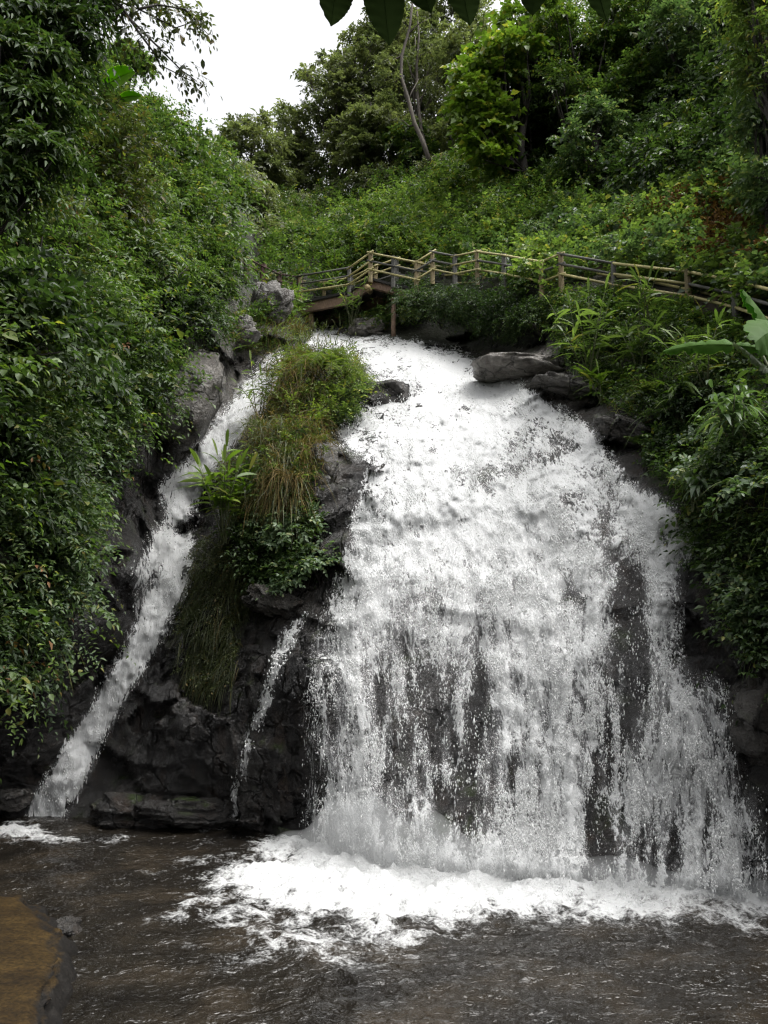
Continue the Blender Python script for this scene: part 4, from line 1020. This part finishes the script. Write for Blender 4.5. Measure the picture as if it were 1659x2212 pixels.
def cane(name, label, x, y, H, ns, seed, off=.15, mat='light', lL=.32, lW=.05, per=9, spread=.35, group=None, cat='bamboo', lean=(0, -.1, 0), droop=.35):
    rng = np.random.default_rng(7000+seed); p = surf(x, y, off+.35)
    root = thing(name, label, cat, p, group)
    mb = MB(); Ps, Ds, Lq = [], [], []
    for i in range(ns):
        tip = np.array([rng.normal(0, spread), rng.normal(0, spread), 1])*H*rng.uniform(.65, 1.05)+np.asarray(lean)*H
        b = rng.normal(0, .06, 3)*np.array([1, 1, 0])
        mid = (b+tip)/2+rng.normal(0, .04, 3)
        mb.add(*tube([b-UP*.25, mid, tip], [.012, .010, .005], 5))
        m = rng.integers(per-2, per+3)
        t = rng.uniform(.3, 1, m)
        q = np.where(t[:, None] < .5, b+(mid-b)*t[:, None]*2, mid+(tip-mid)*(t[:, None]*2-1))
        a = rng.uniform(0, 2*PI, m)
        d = np.stack([np.cos(a), np.sin(a), rng.uniform(.1, .9, m)], -1)
        Ps.append(q); Ds.append(d); Lq.append(lL*rng.uniform(.6, 1.25, m))
        Ps.append(tip[None]); Ds.append(nrm(tip-mid)[None]); Lq.append(np.array([lL]))
    P_, D_, L_ = np.vstack(Ps), np.vstack(Ds), np.concatenate(Lq)
    mb.build('stem', M['stem'], root)
    MB().add(*strips(P_, D_, UP+rng.normal(0, .3, P_.shape), L_, lW*L_/lL, droop, 'lance', 4)).build('leaves', M[mat], root)
CG = 'bamboo canes on the right bank'
cane('bamboo_cane', 'young bamboo canes on the left gully edge beside the brown grass', 560, 890, 1.35, 5, 1, .5, 'lime', lL=.45, lW=.06)
cane('bamboo_cane', 'bright bamboo clump low on the central rock over the left cascade', 485, 1150, 1.7, 16, 2, 1.1, 'lime', lL=.6, lW=.085, spread=.3)
cane('bamboo_cane', 'bright bamboo clump at the left end of the bridge railing', 628, 680, 1.1, 8, 3, .3, 'lime', lL=.4)
cane('bamboo_cane', 'light bamboo growing under the bent part of the bridge', 760, 690, 1.5, 8, 4, 2.2, 'light', lL=.42)
cane('bamboo_cane', 'bamboo behind the bridge rails', 720, 610, 1.4, 9, 5, .4, 'lime', lL=.42)
cane('bamboo_cane', 'tall bamboo canes above the pale slab right of the fall', 1270, 800, 1.8, 10, 6, .6, 'light', lL=.55, lW=.065, group=CG)
cane('bamboo_cane', 'bright star shaped bamboo tuft at the edge of the pale slab', 1300, 850, .55, 6, 7, .6, 'lime', lL=.6, lW=.07, group=CG, spread=.5)
cane('bamboo_cane', 'bamboo cane with broad pale leaves in the middle of the right bank', 1380, 800, 1.0, 8, 8, .5, 'light', lL=.55, lW=.08, group=CG)
cane('bamboo_cane', 'tall reed poking above the middle of the right railing', 1400, 705, 1.25, 5, 9, .5, 'light', lL=.6, lW=.06, spread=.1, group=CG)
cane('bamboo_cane', 'drooping pale bamboo near the right edge', 1590, 965, 1.0, 9, 10, .6, 'blue', lL=.5, lW=.08, group=CG, droop=.9)
cane('bamboo_cane', 'broad bladed plant with a hanging leaf in the middle of the bank ferns', 1470, 890, .65, 5, 11, .5, 'lime', lL=.5, lW=.09, group=CG, droop=.8)
cane('ginger_plant', 'pale drooping leaf cluster over the wet rock at the right', 1505, 1075, .4, 6, 12, .7, 'blue', lL=.34, lW=.08, cat='plant', droop=1.1)
cane('bamboo_cane', 'leafy bamboo under the right end of the railing', 1530, 830, 1.0, 8, 13, .5, 'light', lL=.5, lW=.055, group=CG)
def reeds(label, x, y, L, m, seed, mat='blue', off=.3, W=.06):
    rng = np.random.default_rng(8000+seed); p = surf(x, y, off)
    root = thing('reed_clump', label, 'reeds', p)
    D = np.stack([rng.normal(0, .35, m), rng.normal(-.2, .3, m), np.ones(m)], -1)
    MB().add(*strips(rng.normal(0, .12, (m, 3))*np.array([1, 1, 0]), D, r3(rng, m), L*rng.uniform(.6, 1.2, m), W, rng.uniform(.3, 1.0, m), 'grass', 6)).build('blades', M[mat], root)
reeds('pale tall reeds drooping high on the right slope', 1520, 210, 2.3, 46, 1, 'blue', .8, .1)
reeds('smaller pale reeds right of the tall ones on the slope', 1590, 230, 1.9, 30, 2, 'blue', .6, .09)
reeds('upright light reeds in the brush behind the bridge', 850, 470, 2.2, 30, 3, 'light', .9, .12)
reeds('tan feathery grass tuft on the rock left of the bridge support', 640, 720, .9, 90, 4, 'straw', .3, .02)
reeds('grass tuft hanging on the lower buttress', 420, 1340, .55, 80, 5, 'olive', .1, .018)
reeds('green tuft of long blades beside the left cascade', 530, 1150, .8, 60, 6, 'mid', .35, .025)

# banana leaves
def banana(root, A, B, W, mat, seed, nick=.0, roll=0.0, name='leaf', sag=.12):
    """one big leaf from A to B (world, relative to its plant) with torn edges and a ridge along the middle"""
    rng = np.random.default_rng(9000+seed); A = np.asarray(A, float); B = np.asarray(B, float)
    n = 26; t = np.linspace(0, 1, n)
    c = A+(B-A)*t[:, None]; L = np.linalg.norm(B-A); c[:, 2] += L*sag*(t*(1-t)*4-t*.6)
    d = nrm(B-A); s = nrm(np.cross(d, UP)); nn = np.cross(s, d)
    s = s*math.cos(roll)+nn*math.sin(roll); nn = np.cross(s, d)
    w = W*.5*np.sin(PI*np.clip(.10+.88*t, 0, 1))**.55
    mb = MB()
    for sg in (1, -1):
        ww = w*(1-nick*np.maximum(0, rng.uniform(-1, 1, n)))
        rows = [c+s*sg*(ww*f)[:, None]-nn*(ww*f*f*.55)[:, None]+nn*(.02*rng.normal(size=n)*f)[:, None] for f in (0, .5, 1)]
        V = np.stack(rows, 1).reshape(-1, 3)
        mb.add(V, grid_faces(n, 3))
        mb.add(V-nn*.004, grid_faces(n, 3)[:, ::-1])
    mb.add(*tube(c-nn*.006, np.linspace(.016, .004, n), 5))
    return mb.build(name, M[mat], root)
def bananaplant(label, base, leaves):
    root = thing('banana_plant', label, 'banana plant', base)
    base = np.asarray(base, float)
    mb = MB(); mb.add(*tube([(0, 0, -.4), (0, 0, .5), (.03, 0, 1.0)], [.09, .075, .05], 10))
    for A, B, *_ in leaves: mb.add(*tube([(.02, 0, .9), (np.asarray(A)-base)*.6+np.array([0, 0, .35])*.4, np.asarray(A)-base], [.03, .022, .014], 6))
    mb.build('stem', M['stem'], root)
    for i, (A, B, W, mat, nick, roll, sag) in enumerate(leaves): banana(root, np.asarray(A)-base, np.asarray(B)-base, W, mat, i+int(base[0]*10), nick, roll, 'leaf', sag)
M['bananaleaf'] = leaf_mat('banana_leaf', (.055, .125, .018), (.06, .13, .02), None, .6, .5, spec=.15)
M['litleaf'] = leaf_mat('banana_leaf_lit', (.20, .34, .03), (.21, .35, .03), None, .55, .5, spec=.2)  # brighter copy of the banana leaf: light from behind put into its colour
M['paleleaf'] = leaf_mat('banana_leaf_pale', (.28, .30, .24), (.30, .32, .26), None, .45, .3)
bp_ = at(1720, 960, 10.6)
bananaplant('big torn banana plant leaning in at the right edge', bp_, [
    (at(1700, 760, 10.4), at(1605, 620, 9.9), .42, 'bananaleaf', .2, .9, .05), (at(1720, 720, 10.0), at(1630, 730, 9.4), .62, 'bananaleaf', .15, 1.2, .1),
    (at(1640, 752, 10.8), at(1432, 752, 11.4), .24, 'bananaleaf', .7, 1.35, .06), (at(1690, 830, 10.6), at(1585, 735, 10.3), .26, 'light', .2, .7, .05)])
bl = at(205, 300, 20)
bananaplant('banana plant showing one bright leaf against the left skyline', bl, [
    (at(228, 185, 19.6), at(290, 152, 19.2), .48, 'litleaf', .05, 1.1, .05), (at(262, 212, 19.6), at(305, 206, 19.2), .26, 'litleaf', .1, 1.1, .02), (at(205, 190, 19.6), at(182, 160, 19.6), .3, 'litleaf', .1, .9, .05)])
# the dark twig with broad leaves hanging into the top edge, near the viewer
M['nearleaf'] = leaf_mat('near_leaf', (.018, .032, .010), (.026, .042, .012), None, .7, .55, spec=.0)
YT = 1.25
tw = at(1000, -120, YT)
root = thing('hanging_twig', 'dark twig of broad pointed leaves hanging into the top edge of the picture', 'branch', tw)
c = np.array([at(x, y, YT) for x, y in ((620, -110), (820, -130), (1000, -115), (1180, -125), (1420, -110))])-tw
MB().add(*tube(c, [.004, .005, .006, .005, .003], 6)).build('twig', M['darkbark'], root)
def near_leaf(x0, y0, x1, y1, wid, tilt, seed):
    rng = np.random.default_rng(seed)
    A = at(x0, y0, YT)-tw; B = at(x1, y1, YT+.02)-tw
    d = nrm(B-A); L = np.linalg.norm(B-A); s = nrm(np.cross(d, np.array([0, 1.0, 0])))
    nn = np.cross(s, d); s = s*math.cos(tilt)+nn*math.sin(tilt); nn = np.cross(s, d)
    n = 30; t = np.linspace(0, 1, n); W = wid/F*YT
    w = W*.5*np.where(t < .45, np.sin(PI/2*t/.45)**.6, np.maximum(0, 1-((t-.45)/.55)**1.7))+.0004
    w = w*(1+.02*np.where(np.arange(n) % 2, 1, -1))
    cc = A+d*(L*t)[:, None]+nn*(.01*np.sin(t*3))[:, None]
    cols = [cc+s*(w*f)[:, None]+nn*(.16*abs(f)*w+.0015*np.sin(t*46+abs(f)*5)*abs(f))[:, None] for f in (-1, -.66, -.33, 0, .33, .66, 1)]
    V = np.stack(cols, 1).reshape(-1, 3)
    mb = MB(); q = grid_faces(n, 7); mb.add(V, q); mb.add(V+nn*.0006, q[:, ::-1])
    mb.add(*tube(cc-nn*.0004, np.linspace(.0011, .0003, n), 5))
    k = int(np.argmin(np.linalg.norm(c-A, axis=1)))
    mb.add(*tube([c[k]*.5+c[min(k+1, 4)]*.5 if abs(c[k][0]-A[0]) > .05 else c[k], A+np.array([0, 0, .004]), A], [.0012, .001, .001], 5))
    mb.build('leaf', M['nearleaf'], root)
for a in ((745, -95, 716, 56, 96, .5, 1), (825, -110, 842, 98, 104, .15, 2), (880, -110, 931, 27, 90, -.4, 3), (1000, -95, 1016, 54, 92, .3, 4), (1155, -110, 1150, 33, 84, -.3, 5), (1290, -105, 1313, 47, 84, .35, 6)): near_leaf(*a)

# ------------------------------------------------------------------ boulders
def boulder(label, x, y, Y, R, seed, dry, sq=(1, 1, .7), rot=0, name='boulder', rough=1.0):
    import bmesh
    bm = bmesh.new(); bmesh.ops.create_icosphere(bm, subdivisions=5, radius=1)
    V = np.array([v.co[:] for v in bm.verts]); Fc = np.array([[v.index for v in f.verts] for f in bm.faces]); bm.free()
    u = V.copy(); q = np.sign(V)*np.abs(V)**.75
    Pn = q+seed*3.1
    d = 1+rough*(.28*facets(Pn*1.1, 300+seed, 1.1)+.10*facets(Pn*2.7, 320+seed))+.06*fbm(Pn*3, 340+seed, 3)
    V = q*d[:, None]*np.asarray(sq)*R
    ca, sa = math.cos(rot), math.sin(rot)
    V = np.stack([V[:, 0]*ca-V[:, 2]*sa, V[:, 1], V[:, 0]*sa+V[:, 2]*ca], -1)
    o = build(name, V, [Fc], M['rock'], attrs={'dry': np.full(len(V), dry)})
    o.location = [float(k) for k in at(x, y, Y)]
    return tag(o, label, 'rock', None)
boulder('pale flat topped slab at the right lip of the fall', 1128, 806, 21.6, 1.0, 1, 1.0, (1.2, 1.2, .25), -.08, rough=.5)
boulder('dark wet stone step below the pale slab at the right', 1225, 838, 19.9, .62, 2, .4, (1.2, 1, .4), -.25)
boulder('dark wet stone between the fall and the ferns on the right', 1345, 935, 17.6, .5, 3, .25, (1.2, 1, .45), -.4)
boulder('rounded dark stone with water trickling over it near the top left of the fall', 822, 866, 21.3, .64, 4, .15, (1, .9, .75))
boulder('big smooth grey slab leaning beside the left cascade', 412, 868, 20.3, 1.15, 5, .6, (.56, .7, 1.08), -.42, rough=.55)
boulder('broken grey blocks above the leaning slab', 520, 715, 23.8, .5, 6, .6, (1, .8, .8), .3)
boulder('pale rock face behind the grass left of the bridge', 582, 662, 25.6, .75, 7, .45, (.85, .8, .9), -.5, rough=1.0)
boulder('pale boulder under the bridge at the stream edge', 800, 715, 28.0, .55, 8, .8, (1.3, 1, .7))
boulder('wet grey rock face below the brown hanging grass', 700, 1010, 18.4, .5, 9, .45, (.6, .7, 1.1), .1)
boulder('grey wet ledge at the head of the thin trickle', 590, 1300, 17.4, .5, 10, .25, (1.1, .8, .55), -.2)
boulder('dark rounded stone at the foot of the central rock, left of the mossy shelf', 300, 1745, 17.7, .7, 11, .02, (1.3, 1, .5))
boulder('mossy low shelf at the foot of the central rock', 420, 1745, 17.2, .65, 12, .04, (1.4, 1, .4))
boulder('wet dark boulder between the trickle and the main fall', 590, 1660, 16.9, .85, 13, .04, (.9, .8, 1.1), .15)
boulder('half sunk black rock at the left edge of the pool', 15, 1725, 17.8, .35, 14, .2, (1.2, 1, .6))
boulder('dark rock at the right edge beside the falling water', 1640, 1560, 12.7, .5, 15, .15, (.8, 1, 1.2))
boulder('small dark rock with a white sheen at the ledge corner', 138, 2008, pool_Y(2008, .02), .17, 20, .12, (1.2, 1, .7))
# brown stone ledge in the lower left corner
lp = np.array([(-300, 1908), (0, 1930), (36, 1938), (66, 1965), (88, 1990), (112, 2014), (104, 2040), (118, 2075), (98, 2120), (78, 2165), (62, 2230), (45, 2330), (-300, 2400)], float)
H0 = .22
E = at(lp[:, 0], lp[:, 1], pool_Y(lp[:, 1], H0)); E[:, 2] = H0
dense = []
for i in range(len(E)):
    a, b = E[i], E[(i+1) % len(E)]; m = max(2, int(np.linalg.norm(b-a)/.06))
    dense += [a+(b-a)*t for t in np.linspace(0, 1, m, endpoint=False)]
E = np.array(dense); cen = np.array([E[:, 0].min()*.6+E[:, 0].max()*.4, E[:, 1].mean(), H0])
E[:, :2] += .07*np.stack([fbm(E*3, 501, 3), fbm(E*3, 502, 3)], -1)
rings = [(cen+(E-cen)*s)+UP*(.02*fbm(E*2*s, 503, 3)[:, None]) for s in np.linspace(.02, .96, 24)]
rings += [E+UP*(-.03+.03*fbm(E*5, 504, 3)[:, None])]
for k, dz in enumerate((-.07, -.05, -.09, -.14, -.2, -.3, -.5)):
    rings.append(E+nrm((E-cen)*[1, 1, 0])*(.04+.05*k+.12*fbm(E*3.5+k*.4, 505, 3)[:, None])+UP*(dz+.10*np.abs(fbm(E*4+k*.7, 507, 3))[:, None]*(k < 5)))
V = np.stack(rings, 0); nR, nE = V.shape[:2]
idx = np.arange(nR*nE).reshape(nR, nE)
q = np.stack([idx[:-1], np.roll(idx[:-1], -1, 1), np.roll(idx[1:], -1, 1), idx[1:]], -1).reshape(-1, 4)[:, ::-1]
def ledge_mat():
    m, nt = new_mat('brown_wet_stone')
    po = N(nt, 'NewGeometry').outputs['Position']
    n1 = N(nt, 'TexNoise', None, Vector=po, Scale=2.2, Detail=8.0, Roughness=.65).outputs[0]
    n2 = N(nt, 'TexNoise', None, Vector=po, Scale=26.0, Detail=5.0).outputs[0]
    st = N(nt, 'TexNoise', None, Vector=N(nt, 'Mapping', None, Vector=po, Scale=(.6, 6, 1)).outputs[0], Scale=1.5, Detail=4.0).outputs[0]
    col = ramp(nt, n1, [(.3, (.010, .0058, .0018)), (.52, (.023, .0135, .0034)), (.72, (.036, .022, .006))])
    col = mixc(nt, 1.0, col, ramp(nt, st, [(.3, (.7, .7, .7)), (.7, (1.2, 1.2, 1.2))]), 'MULTIPLY')
    z = N(nt, 'SeparateXYZ', None, Vector=po).outputs[2]
    col = mixc(nt, N(nt, 'MapRange', None, i0=z, i1=.205, i2=.17).outputs[0], col, (.007, .006, .005, 1))
    col = mixc(nt, 1.0, col, ramp(nt, n2, [(.35, (.55, .55, .55)), (.6, (1.25, 1.25, 1.25))]), 'MULTIPLY')
    p = N(nt, 'BsdfPrincipled', None, Base_Color=col, Roughness=.7, Specular_IOR_Level=.15, Normal=N(nt, 'Bump', None, Strength=.9, Distance=.04, Height=math_(nt, 'ADD', n1, math_(nt, 'MULTIPLY', n2, .3))).outputs[0])
    out(nt, p.outputs[0]); return m
tag(build('stone_ledge', V.reshape(-1, 3), [q], ledge_mat()), 'flat brown wet stone ledge in the lower left corner of the pool', 'ledge')

# ------------------------------------------------------------------ bridge and railings
def pole(mb, a, b, r, sides=8):
    mb.add(*tube([a, (np.asarray(a)+np.asarray(b))/2, b], r, sides))
def post(root, p, h, r, mat, sunk=.3, rng=RS):
    mb = MB(); tilt = rng.normal(0, .015, 2)
    mb.add(*tube([p-UP*sunk, p+np.array([tilt[0], tilt[1], h])*.5+0*UP, p+np.array([tilt[0], tilt[1], h])], [r, r*.97, r*.94], 9))
    return mb.build('post', M[mat], root, smooth=False)
def railing(name, label, chain, heights, mats, rail_mats, cat='railing', levels=(.07, .38, .69), r=.037, pr=.075, group='bamboo railings beside the stream'):
    """chain: (print x, print y of the top, distance) per post"""
    T = np.array([at(x, y, Y) for x, y, Y in chain])
    base = T[0]-UP*heights[0]
    root = thing(name, label, cat, base, group)
    for i, (p, h) in enumerate(zip(T, heights)):
        post(root, p-UP*h-base, h, pr*(1.0 if i % 2 else 1.12), mats[i % len(mats)])
    for i in range(len(T)-1):
        for k, f in enumerate(levels):
            a = T[i]-UP*f-base; b = T[i+1]-UP*f-base
            e = nrm(b-a)*.14; off = np.array([0, -pr*.9, 0])
            mb = MB(); sag = np.array([0, 0, -.004])
            mb.add(*tube([a-e+off, (a+b)/2+off+sag+RS.normal(0, .003, 3), b+e+off], [r, r*.96, r*.9], 8))
            mb.build('rail', M[rail_mats[k] if (i*7+k*3) % 5 else rail_mats[(k+1) % 3]], root)
    return root, T
near = [(649, 594, 28.6), (755, 576, 27.6), (800, 544, 27.0), (849, 554, 26.6), (899, 564, 26.2), (934, 542, 26.0), (982, 551, 25.6), (1030, 541, 25.2), (1087, 549, 24.4), (1168, 563, 23.0), (1210, 546, 22.4), (1324, 566, 21.0), (1484, 584, 18.8), (1583, 602, 16.8), (1700, 632, 14.6)]
hh = [.76, .82, .84, .84, .84, .9, .9, .92, .94, .94, .96, .96, .96, .96, .96]
railing('bamboo_railing', 'bamboo railing along the near side of the bridge and right path, the longest one', near, hh, ['tanwood', 'greywood', 'tanwood', 'greywood', 'tanwood'], ['bamboo', 'greywood', 'bamboo'])
farc = [(583, 588, 30.4), (626, 602, 30.6), (700, 608, 30.2), (762, 596, 29.6), (810, 572, 29.0), (857, 556, 28.6), (908, 566, 28.2), (961, 575, 27.8), (1046, 571, 26.8), (1160, 564, 25.0), (1253, 582, 23.4), (1400, 604, 21.0), (1545, 634, 18.4), (1680, 650, 16.2)]
railing('bamboo_railing', 'bamboo railing on the far side of the path, seen through the near one', farc, [.85]*14, ['tanwood', 'greywood'], ['bamboo', 'bamboo', 'greywood'], levels=(.08, .38, .68))
railing('post_railing', 'reddish post railing at the left end of the bridge, half hidden by leaves', [(512, 540, 29.0), (533, 553, 28.9), (568, 572, 28.8), (603, 588, 28.7), (649, 596, 28.7)], [.85, .8, .7, .55, .6], ['redpost', 'redpost'], ['redpost', 'redpost', 'redpost'], pr=.11, r=.03, levels=(.1, .38))
bo = at(760, 640, 28.2)
root = thing('wooden_bridge', 'rustic wooden footbridge bent over the stream above the falls', 'bridge', bo)
DK = [(640, 654, 28.8), (658, 650, 28.7), (750, 630, 27.7), (798, 600, 27.1), (845, 612, 26.8), (896, 624, 26.3), (930, 616, 26.1)]
dn = np.array([at(x, y, Y) for x, y, Y in DK])-bo
df = dn+np.array([.25, 1.7, .0])
def slab(n, f, top, bot):
    m = len(n); V = np.concatenate([n+UP*top, f+UP*top, f+UP*bot, n+UP*bot]); q = []
    for k in range(4):
        k2 = (k+1) % 4
        for i in range(m-1): q.append((k*m+i, k*m+i+1, k2*m+i+1, k2*m+i))
    q += [(0, m, 2*m, 3*m), (m-1, 4*m-1, 3*m-1, 2*m-1)]
    return V, np.array(q)
MB().add(*slab(dn, df, .03, -.06)).build('deck', M['deck'], root, smooth=False)
wd = np.array([0, .16, 0])
for dd in (dn+np.array([0, .10, 0]), df-np.array([0, .3, 0])):
    MB().add(*slab(dd[:4], dd[:4]+wd, -.062, -.40)).build('beam', M['beam'], root, smooth=False)
    MB().add(*slab(dd[3:6]+np.array([.02, 0, 0]), dd[3:6]+wd+np.array([.02, 0, 0]), -.062, -.30)).build('beam', M['beam'], root, smooth=False)
ce = at(793, 620, 26.75)-bo
MB().add(*tube([ce+np.array([.1, .5, .05]), ce+np.array([.05, .25, .03]), ce], .10, 12)).build('cross_log', M['cutlog'], root)
for (x, y0, y1, Y, r) in ((850, 644, 748, 27.0, .085), (836, 640, 705, 28.4, .085), (672, 672, 722, 28.9, .11), (775, 650, 700, 29.2, .09)):
    a = at(x, y0, Y)-bo; b = at(x, y1, Y)-bo
    MB().add(*tube([b, (a+b)/2, a], [r*1.05, r, r*.95], 10)).build('support_post', M['beam'], root)

# spray hanging over the foot of the main fall
def mist(name, label, pts, density):
    mb = MB(); 
    pts = np.array(pts, float); tq = np.linspace(0, 1, 70); tk = np.linspace(0, 1, len(pts))
    pts = np.stack([np.interp(tq, tk, pts[:, k]) for k in range(4)], -1)
    for k in (2, 3): pts[2:-2, k] = np.convolve(pts[:, k], np.ones(5)/5, 'valid')
    c = np.array([at(x, y, pool_Y(y)-.25) for x, y, *_ in pts]); r = pts[:, 2]; hgt = pts[:, 3]*(1+.3*np.sin(tq*37)*np.sin(tq*11))
    n = 24; a = np.linspace(0, 2*PI, 48, endpoint=False); n = 48
    ring = c[:, None]+np.stack([0*a[None]+0*r[:, None], np.cos(a)[None]*r[:, None], np.maximum(np.sin(a), -.1)[None]*hgt[:, None]+.1], -1)
    V = ring.reshape(-1, 3); q = []
    for k in range(len(pts)-1):
        for s in range(n): q.append((k*n+s, k*n+(s+1) % n, (k+1)*n+(s+1) % n, (k+1)*n+s))
    m = len(V); V = np.vstack([V, c[:1], c[-1:]])
    tr = [(m, (s+1) % n, s) for s in range(n)]+[(m+1, (len(pts)-1)*n+s, (len(pts)-1)*n+(s+1) % n) for s in range(n)]
    mt, nt_ = new_mat('spray_mist')
    pv = N(nt_, 'VolumePrincipled', None, Color=(.95, .97, .97, 1), Density=density, Anisotropy=.2)
    out(nt_, None, pv.outputs[0])
    mb.add(V, np.array(q), np.array(tr))
    o = mb.build(name, mt)
    return tag(o, label, None, None, 'stuff')
mist('mist', 'pale mist over the foot of the main fall', [(560, 1850, .05, .05), (640, 1845, .45, .35), (720, 1850, .75, .7), (820, 1868, .85, .95), (920, 1885, .7, .7), (1050, 1900, .55, .45), (1250, 1918, .45, .32), (1450, 1940, .4, .28), (1640, 1955, .4, .28), (1760, 1965, .05, .05)], .62)
# ------------------------------------------------------------------ camera, light
cam = bpy.data.cameras.new('camera'); co = bpy.data.objects.new('camera', cam); COL.objects.link(co)
co.location = (0, 0, CAMZ); co.rotation_euler = (PI/2+PITCH, 0, 0)
cam.sensor_fit = 'VERTICAL'; cam.sensor_height = 24; cam.lens = 12*F/CY; cam.sensor_width = 18
cam.clip_start = .05; cam.clip_end = 500
sc.camera = co
SUN_EL, SUN_AZ = math.radians(66), math.radians(105)      # azimuth from +Y clockwise: high to the right of the falls
w = bpy.data.worlds.new('World'); sc.world = w; w.use_nodes = True
nt = w.node_tree; nt.nodes.clear()
skyn = N(nt, 'TexSky', {'sky_type': 'NISHITA', 'sun_disc': False, 'sun_elevation': SUN_EL, 'sun_rotation': SUN_AZ, 'air_density': 1.0, 'dust_density': 8.0, 'ozone_density': 1.0})
hs = N(nt, 'HueSaturation', None, Saturation=.10, Color=skyn.outputs[0])
bg = N(nt, 'Background', None, Color=hs.outputs[0], Strength=.15)
nt.links.new(bg.outputs[0], N(nt, 'OutputWorld').inputs[0])
su = bpy.data.lights.new('sun', 'SUN'); so = bpy.data.objects.new('sun', su); COL.objects.link(so)
su.energy = .5; su.angle = math.radians(35); su.color = (1, .97, .93)
dirv = Vector((math.sin(SUN_AZ)*math.cos(SUN_EL), math.cos(SUN_AZ)*math.cos(SUN_EL), math.sin(SUN_EL)))
so.rotation_euler = dirv.to_track_quat('Z', 'Y').to_euler(); so.location = (0, 0, 60)
vs = sc.view_settings
vs.view_transform = 'Standard'; vs.look = 'None'; vs.gamma = 1; vs.use_curve_mapping = False
vs.exposure = 1.38
sc.cycles.transparent_max_bounces = 16; sc.cycles.max_bounces = 6; sc.cycles.diffuse_bounces = 3; sc.cycles.glossy_bounces = 2; sc.cycles.transmission_bounces = 3
sc.cycles.use_denoising = True; sc.cycles.sample_clamp_indirect = 3.0; sc.cycles.sample_clamp_direct = 12.0
sc.cycles.filter_width = 1.3
sc.cycles.caustics_reflective = False; sc.cycles.caustics_refractive = False
